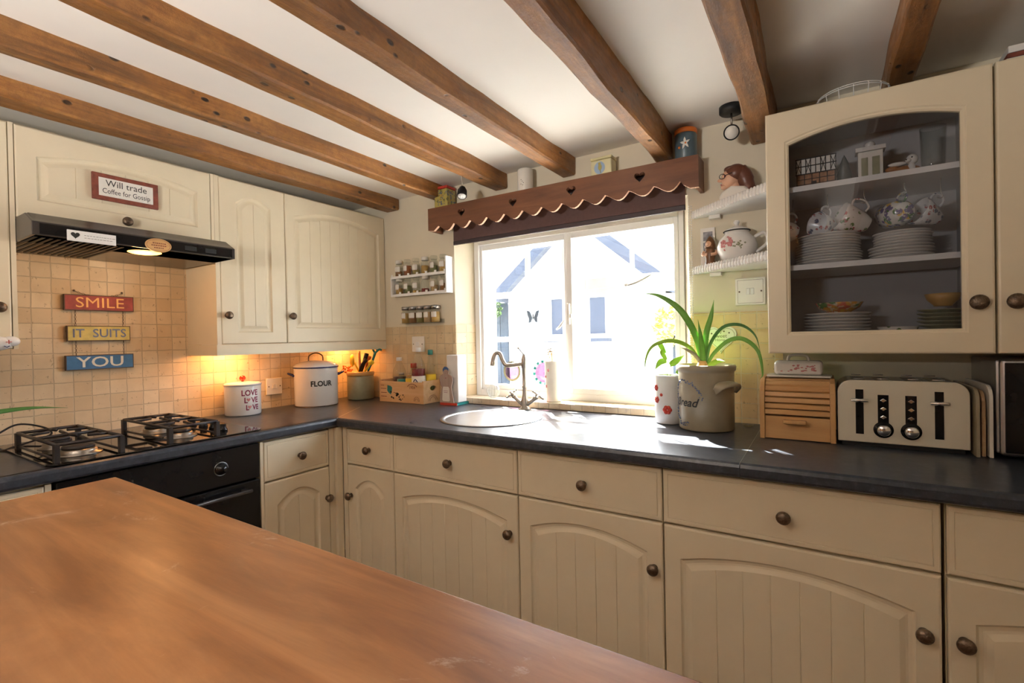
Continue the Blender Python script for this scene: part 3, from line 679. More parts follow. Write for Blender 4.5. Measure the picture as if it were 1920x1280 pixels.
# pelmet over the window
t = thing('window_pelmet', 'scalloped brown wooden pelmet with cut-out hearts above the window', 'pelmet', (0, 0, 0))
pts = []; pitch = .1003; x = .769
bot = [(.700, 1.812), (.738, 1.806), (.769, 1.828)]
for k in range(12):
    for i in range(1, 9):
        f = i / 8; bot.append((x + pitch * f, 1.828 - .030 * math.sin(math.pi * f ** 1.35) - (.0 if f < 1 else 0)))
    x += pitch
bot += [(1.985, 1.812), (2.01, 1.796), (2.040, 1.795)]
import bmesh
def plate_with_holes(outer, holes, y0, y1):
    bm = bmesh.new(); ed = []
    for lp in [outer] + holes:
        v = [bm.verts.new((p[0], y0, p[1])) for p in lp]; ed += [bm.edges.new((v[i], v[(i + 1) % len(v)])) for i in range(len(v))]
    r = bmesh.ops.triangle_fill(bm, use_beauty=True, use_dissolve=False, edges=ed)
    fc = [f for f in bm.faces]
    ex = bmesh.ops.extrude_face_region(bm, geom=fc); bmesh.ops.translate(bm, vec=(0, y1 - y0, 0), verts=[e for e in ex['geom'] if isinstance(e, bmesh.types.BMVert)])
    bmesh.ops.recalc_face_normals(bm, faces=bm.faces); bm.verts.index_update()
    vs = [tuple(v.co) for v in bm.verts]; fs = [tuple(v.index for v in f.verts) for f in bm.faces]; bm.free(); return vs, fs
outer = bot + [(2.040, 1.916), (.700, 1.925)]
holes = [[(cx + p[0], 1.872 + p[1]) for p in heart_pts(.044, .040, 22)] for cx in (.919, 1.222, 1.519, 1.818)]
vs, fs = plate_with_holes(outer, holes, -.102, -.088)
pb = MB(); pb.add(vs, fs)
pb = pb.build('front_board', ['pelmet', 'pelmet_lit'], t)
for p in pb.data.polygons:
    if abs(p.normal.y) < .5 and p.normal.z < .3 and p.center.z < 1.835: p.material_index = 1
MB().box(2.026, 2.040, -.088, -.001, 1.796, 1.916).box(.700, .714, -.088, -.001, 1.81, 1.925).build('end_board', 'pelmet', t)
MB().box(.714, 2.026, -.088, -.001, 1.905, 1.914).build('top_board', 'pelmet', t)
# roller blind
t = thing('roller_blind', 'plum-brown roller blind pulled just below the wooden pelmet', 'blind', (0, 0, 0))
MB().box(.794, 1.971, -.012, -.0105, 1.755, 1.904).build('blind_fabric', 'blind', t)
MB().box(.794, 1.971, -.016, -.006, 1.738, 1.760).build('bottom_bar', 'blindbar', t, bevel=.003)
MB().tube([(.79, -.02, 1.893), (1.975, -.02, 1.893)], .009, 12).build('roller', 'blindbar', t)
ch = MB()
for k in range(75):
    ch.ball((1.984, -.016, 1.75 - k * .0095), .0025, n=6, m=4); ch.ball((1.992, -.010, 1.75 - k * .0095), .0025, n=6, m=4)
ch.build('bead_chain', 'white', t)

# ================================================================== SIGNS ON THE LEFT WALL AND HOOD
HZ = R(90)
def chain(mb, a, b, sag=0, n=None, r=.0042, w=.0009):
    a, b = Vector(a), Vector(b); n = n or max(2, int((b - a).length / (r * 1.75)))
    for i in range(n):
        t = (i + .5) / n; c = a.lerp(b, t); c.z -= sag * 4 * t * (1 - t)
        d = (b - a).normalized(); d.z -= sag * 4 * (1 - 2 * t) / (b - a).length; d.normalize(); s_ = d.cross(Vector((0, 1, 0))) if i % 2 else Vector((0, 1, 0)); s_.normalize()
        mb.tube([c + d * math.cos(k * math.pi / 4) * r + s_ * math.sin(k * math.pi / 4) * r * .6 for k in range(8)], w, 4, closed=True)
t = thing('hanging_sign', 'three painted boards on chains reading SMILE, IT SUITS and YOU', 'sign', (.0085, -1.264, 0), HZ)
for nm, z0, z1, x0, x1, m, txt, lm, sz, sxx, yb in (('smile_board', 1.386, 1.446, -.108, .110, 'smile_red', 'SMILE', 'lett_or', .056, 1.12, .016), ('it_suits_board', 1.268, 1.327, -.102, .096, 'smile_yel', 'IT  SUITS', 'lett_bl', .046, .95, .016), ('you_board', 1.157, 1.214, -.108, .105, 'smile_blue', 'YOU', 'lett_wh', .056, 1.25, .016)):
    bd = MB().box(x0, x1, -yb, -.004, z0, z1, 1).box(x0 + .003, x1 - .003, -yb - .0008, -yb, z0 + .003, z1 - .003, 0).build(nm, [m, 'worn'], t)
    L = MB(); flat_text(L, txt, sz, (x0 + x1) / 2, -yb - .0015, (z0 + z1) / 2 - .001, bold=.0 if 'M' in txt else .0006, sx=sxx); L.build('lettering', lm, bd)
c = MB()
for x in (-.075, .075):
    chain(c, (x, -.010, 1.386), (x, -.010, 1.327)); chain(c, (x, -.010, 1.268), (x, -.010, 1.214))
    c.ball((x, -.004, 1.462), .004)
chain(c, (-.075, -.008, 1.460), (.075, -.008, 1.458), sag=.017)
c.build('chain', 'bronze', t)
t = thing('coffee_sign', 'small framed sign reading Will trade Coffee for Gossip on the cupboard door', 'sign', (.2695, -1.2555, 1.812), HZ)
MB().box(-.100, .100, -.010, 0, -.047, .047).build('sign_frame', 'leather', t, bevel=.002)
MB().box(-.082, .082, -.0108, -.0100, -.032, .032).build('sign_face', 'card', t)
L = MB(); flat_text(L, 'Will trade', .032, .0, -.0113, .014, sx=.95); flat_text(L, 'Coffee for Gossip', .025, 0, -.0113, -.014, sx=.80); L.build('lettering', 'ink', t)
t = thing('heart_sign', 'white rounded metal plaque with a black heart on the hood front', 'sign', (.4537, -1.412, 1.594), HZ)
MB().box(-.062, .062, -.003, 0, -.017, .017).build('plaque', 'white', t, bevel=.0028)
MB().prism([(p[0] - .042, p[1]) for p in heart_pts(.022, .020)], 'y', -.0036, -.003).build('heart', 'ink', t)
L = MB(); rr = random.Random(3)
for zz in (.004, -.004):
    x = -.020
    while x < .052:
        w_ = rr.uniform(.003, .008); L.box(x, x + w_, -.0033, -.003, zz - .0005, zz + .0006); x += w_ + .0022
L.build('small_print', 'ink', t)
t = thing('oval_sign', 'orange oval wooden tag stuck on the front of the cooker hood', 'sign', (.4537, -1.229, 1.597), HZ)
MB().prism([(.040 * math.cos(a * math.pi / 16), .024 * math.sin(a * math.pi / 16)) for a in range(32)], 'y', -.004, 0).build('oval_plate', 'pine', t)
L = MB(); L.tube([(.036 * math.cos(a * math.pi / 16), -.004, .020 * math.sin(a * math.pi / 16)) for a in range(32)], .0006, 4, closed=True)
for zz, x0, x1 in ((.007, -.018, .018), (-.001, -.022, .022), (-.009, -.014, .014)):
    x = x0
    while x < x1: w_ = rr.uniform(.003, .006); L.box(x, x + w_, -.0045, -.004, zz - .0016, zz + .0018); x += w_ + .0016
L.build('worn_lettering', 'leather', t)
# padded fabric ornament at the left edge
t = thing('fabric_ornament', 'padded white cloth ornament with small red crosses at the left edge', 'ornament', (.3, -1.602, 1.262))
MB().ball((0, .0, 0), (.020, .036, .022), n=20).ball((0, .030, .006), (.016, .022, .016)).ball((0, -.03, .006), (.016, .024, .018)).build('padding', 'white', t)
L = MB()
for y, z in ((.022, .004), (-.004, .004), (-.03, .004)):
    L.box(.0195, .0215, y - .0065, y + .0065, z - .001, z + .001).box(.0195, .0215, y - .001, y + .001, z - .0065, z + .0065)
L.build('cross', 'red', t); L = MB()
for y in (.018, -.008): L.tube([(.018, y - .006, -.008), (.0195, y, -.012), (.018, y + .006, -.008)], .0012, 5)
L.build('anchor', 'blueedge', t); MB().tube([(-.005, .0, .02), (-.012, -.0, .035), (-.02, 0, .016)], .0012, 5, 0, 4).build('loop', 'white', t)
# plant at the left edge whose leaf arches over the hob
t = thing('potted_plant', 'long arching green leaf of a plant standing outside the left edge', 'plant', (.36, -1.85, .911))
MB().lathe([(.0001, 0), (.045, 0), (.060, .09), (.064, .09), (.064, .10), (.056, .10), (.052, .085), (.0001, .085)], n=28).build('pot', 'ceramic', t)
MB().leaf([(0, .01, .085), (.0, .10, .128), (.0, .22, .146), (0, .31, .150), (-.0, .392, .140)], .011, up=(1, .0, .6)).build('leaf', 'greend', t)
for k in range(4):
    a = 2.6 + k * 1.1; MB().leaf([(0, 0, .085), (.05 * math.cos(a), .05 * math.sin(a) - .02, .16), (.13 * math.cos(a), .10 * math.sin(a) - .08, .14)], .012).build('leaf', 'greend', t)

# ================================================================== SOCKETS AND SWITCHES
def socket(label, loc, rz, w=.086, h=.086, pins=1, cat='socket', nm='wall_socket', surround=False):
    t = thing(nm, label, cat, loc, rz)
    MB().box(-w / 2, w / 2, -.010, 0, -h / 2, h / 2).build('plate', 'plastic', t, bevel=.003)
    if surround:
        L = MB(); frame_rect(L, -w / 2 + .008, w / 2 - .008, -h / 2 + .008, h / 2 - .008, .001, -.0107, -.0098); L.build('inset_line', 'bronze', t)
    for x in (-w * .36, w * .36): MB().lathe([(.0001, -.0115), (.003, -.0115), (.003, -.010)], (x, 0, 0), 10, axis='y').build('screw', 'bronze', t)
    if pins == 1:
        MB().box(-.012, .012, -.0135, -.010, -.012, .012).build('rocker', 'white', t, bevel=.0015)
    else:
        MB().box(-.013, -.001, -.014, -.010, -.012, .012).box(.001, .013, -.013, -.010, -.012, .012).build('rocker', 'white', t, bevel=.0015)
    return t
socket('white switched plate on the warm-lit tiles behind the canisters', (.0085, -.549, 1.020), HZ, pins=2)
socket('white socket plate on the tiles behind the wooden crate of bottles', (.529, -.0085, 1.222), 0, .090, .086)
socket('cream double switch plate on the wall below the corner shelves', (2.197, -.0005, 1.402), 0, .102, .102, pins=2, cat='switch', nm='light_switch', surround=True)

# ================================================================== THE WORKTOP, LEFT TO RIGHT
t = thing('biscuit_canister', 'white round canister printed LOVE three times, red knob on its lid', 'canister', (.100, -.757, .911))
MB().lathe([(.0001, 0), (.074, 0), (.077, .004), (.0775, .135), (.076, .137), (.0001, .137)], n=56).build('body', 'enamel', t)
ld = MB().lathe([(.0001, .1375), (.079, .1375), (.081, .141), (.081, .145), (.070, .150), (.03, .154), (.0001, .155)], n=56).build('lid', 'enamel', t)
MB().lathe([(.006, .154), (.005, .158), (.0125, .163), (.0145, .172), (.010, .181), (.0001, .184)], n=20).build('knob', 'redglass', ld)
L = MB(); A0 = R(-6)
for z, s_, da in ((.104, .036, 0), (.070, .035, .08), (.036, .033, .14)): round_text(L, 'LOVE' if z > .1 else 'L  VE', s_, 0, 0, .0780, A0 + da, z, bold=.0010, sx=.86)
L.build('lettering', 'wine', t)
L = MB()
for z, da in ((.072, -.09), (.038, -.03)):
    hp = heart_pts(.017, .017); L.add([(.0781 * math.cos(A0 + da + p[0] / .078), .0781 * math.sin(A0 + da + p[0] / .078), z + p[1]) for p in hp], [tuple(range(len(hp)))])
L.build('printed_heart', 'pinkink', t)
t = thing('flour_bin', 'white enamel bin lettered FLOUR with navy rim and lid', 'flour bin', (.140, -.388, .911))
bd = MB().lathe([(.0001, 0), (.103, 0), (.108, .006), (.110, .19), (.111, .198), (.0001, .198)], n=64).build('body', 'enamel', t)
MB().lathe([(.1095, .0), (.1085, .0), (.1095, .004), (.1100, .004)], n=64).build('base_rim', 'bronze', t)
ld = MB().lathe([(.0001, .2045), (.1, .2045), (.113, .203), (.113, .207), (.100, .219), (.088, .223), (.084, .226), (.04, .235), (.0001, .237)], n=64).build('lid', 'enamel', t)
MB().lathe([(.1120, .199), (.1145, .199), (.1150, .2045), (.1120, .2045)], n=64).build('lid_rim', 'blueedge', ld)
MB().tube([(-.02, -.03, .233), (-.018, -.026, .262), (0, 0, .276), (.018, .026, .262), (.02, .03, .233)], .0035, 8, 0, 5).build('lid_handle', 'bronze', ld)
for sg in (-1, 1):
    ax, ay = .55 * sg, .835 * sg; px, py = -ay, ax
    H = MB(); H.tube([(ax * .110 + px * q, ay * .110 + py * q, .16) if abs(q) > .03 else (ax * (.136), ay * .136, .172) for q in (-.035, 0, .035)], .0055, 10, 0, 6)
    H.build('side_handle', 'blueedge', t)
L = MB(); round_text(L, 'FLOUR', .038, 0, 0, .1102, R(-22), .118, bold=.0012, sx=.92); L.build('lettering', 'ink', t)
# utensil crock
CX, CY = .158, -.108
t = thing('utensil_crock', 'green-grey stoneware crock with an orange-tan neck in the corner', 'crock', (CX, CY, .911))
MB().lathe([(.0001, 0), (.070, 0), (.075, .006), (.075, .13), (.072, .134), (.0715, .134), (.0001, .134)], n=40).build('body', 'stoneg', t)
MB().lathe([(.072, .1345), (.076, .137), (.079, .150), (.074, .158), (.066, .160), (.063, .155), (.062, .137)], n=40).build('neck', 'tan', t)
def utensil(label, name, pts, r, mat, head=None, hm=None):
    t = thing(name, label, 'utensil', (CX, CY, .911), 0, 'utensils in the crock')
    MB().tube(pts, r, 10, 0, 5).build('handle', mat, t)
    if head: head.build('head', hm or mat, t)
utensil('bright yellow paddle utensil in the crock', 'spatula', [(0, 0, .14), (-.012, -.02, .19), (-.02, -.028, .215)], .005, 'yellow', MB().ball((-.028, -.034, .222), (.012, .014, .036), n=16), 'yellow')
utensil('tall black-handled knife leaning right in the crock', 'knife', [(.01, -.01, .14), (.028, -.004, .19), (.05, .006, .262)], [.006, .013], 'blackm')
utensil('second black handle in front of the orange utensil in the crock', 'ladle', [(.02, -.03, .14), (.045, -.03, .19), (.075, -.02, .228)], [.006, .012], 'blackm')
utensil('orange utensil handle standing between the black handles in the crock', 'slotted_spoon', [(.02, .01, .14), (.04, .015, .20), (.062, .018, .245)], [.005, .011], 'orange')
utensil('teal scissors handle highest in the crock, below the cupboard', 'scissors', [(.03, .02, .14), (.07, .03, .22), (.09, .034, .268)], [.006, .008], 'teal', MB().tube([(.09, .034, .262), (.075, .03, .285), (.093, .035, .293), (.105, .038, .28)], .006, 8, 0, 4).tube([(.09, .034, .265), (.115, .04, .283), (.13, .045, .28)], .006, 8, 0, 4))
utensil('yellow curved utensil leaning out of the crock to the right', 'spoon', [(.03, -.02, .14), (.07, -.02, .17), (.10, -.015, .20)], .006, 'yellow', MB().ball((.105, -.012, .212), (.024, .012, .015)))
utensil('dark brown wooden spoon handle at the back of the crock', 'wooden_spoon', [(-.02, .02, .14), (-.028, .02, .2), (-.035, .022, .275)], .007, 'brown')
# string of pinkish beads draped on the crock
t = thing('bead_string', 'orange-pink bead bunch hanging over the left rim of the crock', 'beads', (CX, CY, .911))
rb = random.Random(5); bb = MB()
for k in range(26): bb.ball((-.052 + rb.uniform(-.022, .03), -.055 + rb.uniform(-.02, .02), .168 + rb.uniform(-.010, .024)), rb.uniform(.004, .007), n=8, m=6)
tag(bb.build('beads', 'orange', t), kind='stuff')
# crate with bottles
KX0, KX1, KY0, KY1, KZ = .350, .668, -.140, -.010, .911
t = thing('wooden_crate', 'small pale wooden crate with worn prints and a hand hole, holding bottles', 'crate', (0, 0, KZ))
MB().box(KX0, KX1, KY0, KY0 + .008, 0, .112).build('front_panel', 'crate', t, bevel=.001)
MB().box(KX0, KX1, KY1 - .008, KY1, 0, .112).build('back_panel', 'crate', t, bevel=.001)
MB().box(KX0, KX0 + .009, KY0 + .008, KY1 - .008, 0, .119).build('end_panel', 'crate', t)
hp = [(KY0 + .075 + .024 * math.cos(a * math.pi / 10) * 1.0, .078 + .013 * math.sin(a * math.pi / 10)) for a in range(20)]
vs, fs = plate_with_holes([(KY0, 0), (KY1, 0), (KY1, .119), (KY0, .119)], [hp], KX1 + .0005, KX1 + .0095)
MB().add([(v[1], v[0], v[2]) for v in vs], fs).build('hand_hole_panel', 'crate', t)
MB().box(KX0 + .009, KX1, KY0 + .008, KY1 - .008, .001, .008).build('bottom', 'crate', t)
pr = MB()
pr.prism([(p[0] + .435, p[1] + .063) for p in [(-.022, .028), (.004, .024), (.014, .016), (.012, 0), (.004, -.022), (-.012, -.014), (-.024, -.002)]], 'y', KY0 - .0005, KY0); pr.build('dark_green_print', 'teal', t)
pr = MB(); rr = random.Random(11)
for k in range(20):
    x, z = .455 + rr.uniform(-.02, .085), .040 + rr.uniform(-.028, .016); w_ = rr.uniform(.003, .009); pr.prism([(x + w_ * math.cos(a) * rr.uniform(.6, 1), z + w_ * .8 * math.sin(a) * rr.uniform(.6, 1)) for a in (0, .9, 1.8, 2.8, 3.8, 5)], 'y', KY0 - .0008, KY0)
pr.build('worn_print', 'ink', t)
pr = MB(); flat_text(pr, '1904', .024, .598, KY0 - .0006, .083, sx=.9)
for k in range(9): a = R(150 - k * 15); pr.box(.598 + .036 * math.cos(a) - .0025, .598 + .036 * math.cos(a) + .0025, KY0 - .0006, KY0, .078 + .024 * math.sin(a) - .002, .078 + .024 * math.sin(a) + .003)
for zz in (.088, .070, .048, .028): pr.box(.362, .362 + rr.uniform(.02, .045), KY0 - .0006, KY0, zz, zz + .003)
pr.tube([(.628 + .02 * math.cos(R(a)), KY0 - .0004, .012 + .024 * math.sin(R(a))) for a in range(0, 181, 20)], .0008, 4)
pr.tube([(.628 + .012 * math.cos(R(a)), KY0 - .0004, .012 + .014 * math.sin(R(a))) for a in range(0, 181, 20)], .0008, 4)
pr.tube([(KX1 + .0098, KY0 + .07 + .034 * math.cos(R(a)), .012 + .03 * math.sin(R(a))) for a in range(0, 181, 20)], .0008, 4)
pr.tube([(KX1 + .0098, KY0 + .07 + .022 * math.cos(R(a)), .012 + .02 * math.sin(R(a))) for a in range(0, 181, 20)], .0008, 4); pr.build('faded_lettering', 'leather', t)
def bottle(label, x, y, prof, liq=None, lm=None, cap=None, cm='white', lab=None, labm='card', glass='clear', name='bottle'):
    t = thing(name, label, 'bottle', (x, y, KZ + .0085), 0, 'bottles in the wooden crate')
    MB().lathe(prof, n=28).build('bottle_body', glass, t)
    if liq: MB().lathe([(.0001, .002), (liq[0], .002), (liq[0], liq[1] * .9), (liq[0] * (liq[2] if len(liq) > 2 else 1), liq[1]), (.0001, liq[1])], n=28).build('contents', lm, t)
    if cap: MB().lathe([(.0001, cap[1]), (cap[0], cap[1]), (cap[0], cap[2] - .002), (cap[0] - .002, cap[2]), (.0001, cap[2])], n=20).build('cap', cm, t)
    if lab: MB().lathe([(lab[0], lab[1]), (lab[0], lab[2])], n=28).build('label', labm, t)
    return t
tb = bottle('tall bottle of dark red cordial with white cap and white label in the crate', .600, -.092, [(.034, 0), (.037, .004), (.037, .175), (.030, .205), (.014, .24), (.012, .268), (.0125, .27)], (.035, .172), 'redliq', (.0145, .262, .286), 'white', (.0376, .075, .135), 'card')
L = MB(); L.tube([(.0382 * math.cos(R(-75) + a), .0382 * math.sin(R(-75) + a), .088 + .030 * math.sin((a + .45) / .9 * math.pi)) for a in [-.45 + i * .09 for i in range(11)]], .0025, 6)
L.tube([(.0382 * math.cos(R(-75) + a), .0382 * math.sin(R(-75) + a), .088 + .016 * math.sin((a + .27) / .54 * math.pi)) for a in [-.27 + i * .09 for i in range(7)]], .002, 6); L.build('blue_emblem', 'blueedge', tb)
bottle('clear plastic bottle of dark sauce at the left end of the crate', .440, -.075, [(.032, 0), (.037, .01), (.037, .13), (.034, .16), (.016, .20), (.013, .215), (.0135, .225)], (.035, .125), 'sauce', (.016, .212, .232), 'white', (.0376, .06, .10), 'red')
bottle('small clear bottle with red cap behind the front bottles in the crate', .520, -.045, [(.026, 0), (.028, .006), (.028, .13), (.016, .165), (.014, .175)], (.026, .10), 'sauce', (.017, .172, .198), 'red', (.0286, .05, .10), 'tan')
bottle('olive-green bottle with dark green cap at the back of the crate', .637, -.038, [(.025, 0), (.028, .005), (.028, .12), (.020, .18), (.012, .23), (.012, .26)], (.026, .12), 'greenliq', (.014, .245, .272), 'teal', (.0286, .08, .14), 'yellow')
bottle('short jar with green label at the front of the crate', .490, -.108, [(.022, 0), (.024, .004), (.024, .10), (.016, .13), (.014, .14)], (.022, .07), 'sauce', (.015, .138, .15), 'nickel', (.0246, .075, .115), 'teal')
bottle('short jar with orange label between cordial and sauce bottles in the crate', .545, -.105, [(.018, 0), (.020, .004), (.020, .10), (.014, .12), (.012, .13)], (.018, .08), 'sauce', (.013, .128, .138), 'tan', (.0206, .08, .12), 'yellow')
bottle('tiny clear pointed bottle at the right end of the crate', .655, -.10, [(.008, 0), (.010, .004), (.010, .10), (.005, .12), (.003, .145)], (.008, .09), 'teal', None)
# napkin holder with wooden cook figure
t = thing('napkin_holder', 'wooden cook figure napkin holder on a red and green base beside the crate', 'napkin holder', (0, 0, .911))
MB().box(.762, .872, -.105, -.012, 0, .012).build('base', 'teal', t); MB().box(.762, .872, -.110, -.1052, 0, .0125).build('red_front_strip', 'red', t)
fig = [(-.046, .0125), (-.042, .05), (-.030, .092), (-.036, .105), (-.044, .128), (-.040, .148), (-.026, .154), (-.019, .158), (-.022, .170), (-.019, .186), (-.008, .194), (.004, .193), (.014, .184), (.016, .170), (.013, .158), (.026, .152), (.038, .144), (.041, .124), (.034, .104), (.030, .092), (.040, .05), (.046, .0125)]
fg = MB().prism([(p[0] + .808, p[1]) for p in fig], 'y', -.112, -.106).build('cook_figure', WOOD('grey_brown_ply', (.34, .25, .21), (.44, .34, .29), (.5, .4, .34), 'z', .7), t)
MB().prism([(p[0] + .808, p[1]) for p in [(-.020, .170), (-.021, .184), (-.010, .196), (.004, .196), (.016, .186), (.016, .176), (.006, .182), (-.010, .180)]], 'y', -.1135, -.1121).build('painted_hair', 'blue', fg)
MB().prism([(p[0] + .805, p[1]) for p in [(-.024, .026), (-.020, .085), (-.016, .094), (.016, .094), (.022, .085), (.026, .026), (.02, .020), (-.018, .020)]], 'y', -.1135, -.1121).build('painted_apron', 'card', fg)
L = MB(); L.box(.790, .820, -.1138, -.1136, .072, .0735).box(.792, .817, -.1138, -.1136, .064, .0655)
for x in (.800, .811): L.ball((x, -.1125, .172), .0012, n=6, m=4)
L.tube([(.801, -.1128, .164), (.8055, -.1128, .162), (.810, -.1128, .164)], .0006, 4)
L.tube([(p[0] + .808, -.1125, p[1]) for p in fig[2:8]], .0006, 4); L.tube([(.803, -.1128, .14), (.806, -.1128, .137), (.809, -.1128, .14)], .0016, 5); L.build('painted_outline', 'wine', fg)
tag(MB().box(.795, .868, -.092, -.022, .9235, 1.165).build('paper_napkins', 'paper', bevel=.004), 'tall white block of paper napkins standing behind the wooden cook figure', 'napkins')
# window sill things
t = thing('glass_ball', 'clear patterned glass ball on the left end of the window sill', 'ornament', (.995, .035, .9405))
MB().ball((0, 0, .036), .036, n=28, m=18).build('ball', 'clear', t)
L = MB()
for k in range(7):
    a = k * math.pi / 7; L.tube([(.0355 * math.cos(a) * math.cos(q * .3), .0355 * math.sin(a) * math.cos(q * .3), .036 + .0355 * math.sin(q * .3)) for q in range(21)], .0008, 4, closed=True)
L.build('etched_pattern', 'white', t)
t = thing('flower_vase', 'tall cream vase with small red flowers painted on, on the sill', 'vase', (1.338, .045, .9405))
MB().lathe([(.0001, 0), (.034, 0), (.037, .005), (.038, .10), (.040, .188), (.042, .192), (.039, .193), (.034, .187), (.033, .02), (.0001, .01)], n=32).build('vase_body', 'ceramic', t)
L = MB()
for a, z in ((-2.2, .12), (-2.1, .075), (-1.7, .15)): L.ball((.0375 * math.cos(a), .0375 * math.sin(a), z), (.006, .006, .008), n=10, m=6)
L.build('painted_flower', 'pinkink', t)
tk = thing('dried_flowers', 'bunch of pale dried flowers standing in the cream sill vase', 'flowers', (1.338, .045, .9405))
L = MB(); F = MB(); rf = random.Random(9)
for k in range(14):
    a = rf.uniform(0, 6.28); d = rf.uniform(.01, .055); h = rf.uniform(.215, .255); e = (-.012 + d * math.cos(a), d * math.sin(a) * .5, h)
    L.tube([(0, 0, .02), (e[0] * .3, e[1] * .3, .17), e], .0011, 5, 0, 4)
    for q in range(9): b_ = 2 * math.pi * q / 9; F.leaf([e, (e[0] + .009 * math.cos(b_), e[1] + .005 * math.sin(b_), e[2] + .005), (e[0] + .018 * math.cos(b_), e[1] + .009 * math.sin(b_), e[2] + .002)], .006, n=2)
L.build('stems', 'tan', tk); tag(F.build('petals', 'ceramic', tk), kind='stuff')
def suncatcher(label, x, z, r, mi, rim):
    t = thing('suncatcher', label, 'suncatcher', (x, .094, z), 0, 'round glass suncatchers on the window')
    MB().lathe([(.0001, -.001), (r * .8, -.001), (r * .8, .001), (.0001, .001)], n=28, axis='y').build('coloured_disc', GLASS('suncatcher_' + mi, {'pink': (.52, .34, .46), 'rose': (.50, .28, .36)}[mi], .05), t)
    a = MB(); 
    for k in range(24):
        if k % 2 == 0 or rim != 'teal':
            c0, c1 = 2 * math.pi * k / 24, 2 * math.pi * (k + 1) / 24
            a.add([(q * math.cos(c), .0015 * s_, q * math.sin(c)) for s_ in (-1, 1) for q, c in ((r * .78, c0), (r, c0), (r, c1), (r * .78, c1))], [(0, 1, 2, 3), (4, 5, 6, 7), (0, 1, 5, 4), (1, 2, 6, 5), (2, 3, 7, 6), (3, 0, 4, 7)])
    a.build('rim', rim, t)
    MB().tube([(0, 0, r), (0, .004, r + .02)], .0008, 5).lathe([(.0001, .0), (.008, .0), (.010, .006)], (0, .0, r + .02), 12, axis='y').build('sucker', 'clear', t)
suncatcher('pink round glass suncatcher with pale green rim behind the tap spout', 1.075, 1.075, .052, 'pink', 'stoneg')
suncatcher('rose-red round glass suncatcher with chequered green rim behind the sill vase', 1.262, 1.072, .062, 'rose', 'teal')
t = thing('butterfly_ornament', 'small blue-grey butterfly ornament stuck on the left window pane', 'ornament', (1.195, .1135, 1.35))
for s_ in (-1, 1): MB().prism([(s_ * p[0], p[1]) for p in ((.003, -.004), (.018, .028), (.036, .034), (.030, .006), (.024, -.006), (.026, -.030), (.012, -.026), (.004, -.008))], 'y', -.0012, .0012).build('wing', P('pale_blue_wing', (.22, .32, .45), .4), t)
MB().ball((0, 0, 0), (.003, .002, .02)).build('butterfly_body', 'ink', t)
# poppy vase with seedling
t = thing('poppy_vase', 'white vase printed with red poppies at the right end of the window', 'vase', (1.922, -.118, .911))
MB().lathe([(.0001, 0), (.048, 0), (.051, .004), (.052, .06), (.049, .12), (.051, .178), (.0525, .182), (.049, .183), (.046, .176), (.045, .165), (.0001, .165)], n=40).build('vase_body', 'enamel', t)
L = MB()
for a, z, r in ((-2.45, .135, .012), (-2.35, .090, .013), (-1.45, .055, .017), (-1.9, .11, .006)):
    for q in range(6):
        b_ = q * math.pi / 3; L.ball((.0500 * math.cos(a + r * .55 * math.cos(b_) / .05), .0500 * math.sin(a + r * .55 * math.cos(b_) / .05), z + r * .55 * math.sin(b_)), (r * .5, r * .5, r * .5), n=8, m=6)
L.build('painted_poppy', 'red', t); MB().lathe([(.0001, .1655), (.0445, .1655), (.0445, .168), (.0001, .170)], n=24).build('soil', 'soil', t)
t = thing('seedling', 'young bright green seedlings growing in the poppy vase', 'plant', (1.922, -.118, .911))
MB().tube([(-.004, 0, .17), (-.006, 0, .21), (-.014, 0, .27)], .0014, 6, 0, 4).tube([(.006, 0, .17), (.008, 0, .215), (.006, 0, .245)], .0014, 6, 0, 4).tube([(.03, 0, .17), (.032, 0, .19), (.03, 0, .205)], .0014, 6, 0, 4).build('stem', 'greenl', t)
for pts, w_ in (([(-.012, 0, .265), (-.03, -.005, .30), (-.045, -.01, .305)], .013), ([(.006, 0, .22), (.03, 0, .235), (.06, -.005, .258)], .018), ([(-.006, 0, .235), (-.03, 0, .23), (-.05, -.01, .20)], .017), ([(.03, 0, .20), (.045, 0, .192), (.055, -.01, .178)], .018), ([(-.008, 0, .24), (-.02, -.01, .27), (-.012, -.01, .285)], .012)):
    MB().leaf(pts, w_, up=(0, -1, .4)).build('leaf', 'greenl', t)
# big bread crock with amaryllis leaves
BX, BY = 2.067, -.173
t = thing('bread_crock', 'large grey-beige stoneware crock lettered Bread with a side lug', 'crock', (BX, BY, .911))
MB().lathe([(.0001, 0), (.088, 0), (.092, .006), (.093, .20), (.0935, .205), (.099, .208), (.100, .222), (.096, .228), (.089, .228), (.086, .20), (.085, .03), (.0001, .02)], n=64).build('crock_body', 'stone', t)
for a in (R(-34), R(118)):
    u = Vector((math.cos(a), math.sin(a), 0)); v = Vector((-math.sin(a), math.cos(a), 0)); H = MB(); vs = []; fs = []; nn, mm = 16, 6
    for i in range(nn + 1):
        q = -1 + 2 * i / nn; e = math.sqrt(max(0, 1 - q * q)); 
        for j in range(mm + 1):
            r_ = j / mm
            p = u * (.088 + (.044 * e * r_)) + v * (.058 * q * (1 - .25 * r_)) + Vector((0, 0, .150 + .020 * e * (1 - .3 * r_ * r_) - .018 * r_ * r_ * (1 - e)))
            vs.append(p)
    for i in range(nn):
        for j in range(mm): a0 = i * (mm + 1) + j; fs.append((a0, a0 + 1, a0 + mm + 2, a0 + mm + 1))
    H.add(vs, fs, 0, True); o = H.build('lug_handle', 'stone', t); sd = o.modifiers.new('thick', 'SOLIDIFY'); sd.thickness = .011; sd.offset = 0
L = MB(); round_text(L, 'Bread', .042, 0, 0, .0938, R(-128), .098, shear=.35, bold=.0006); L.build('lettering', 'ink', t)
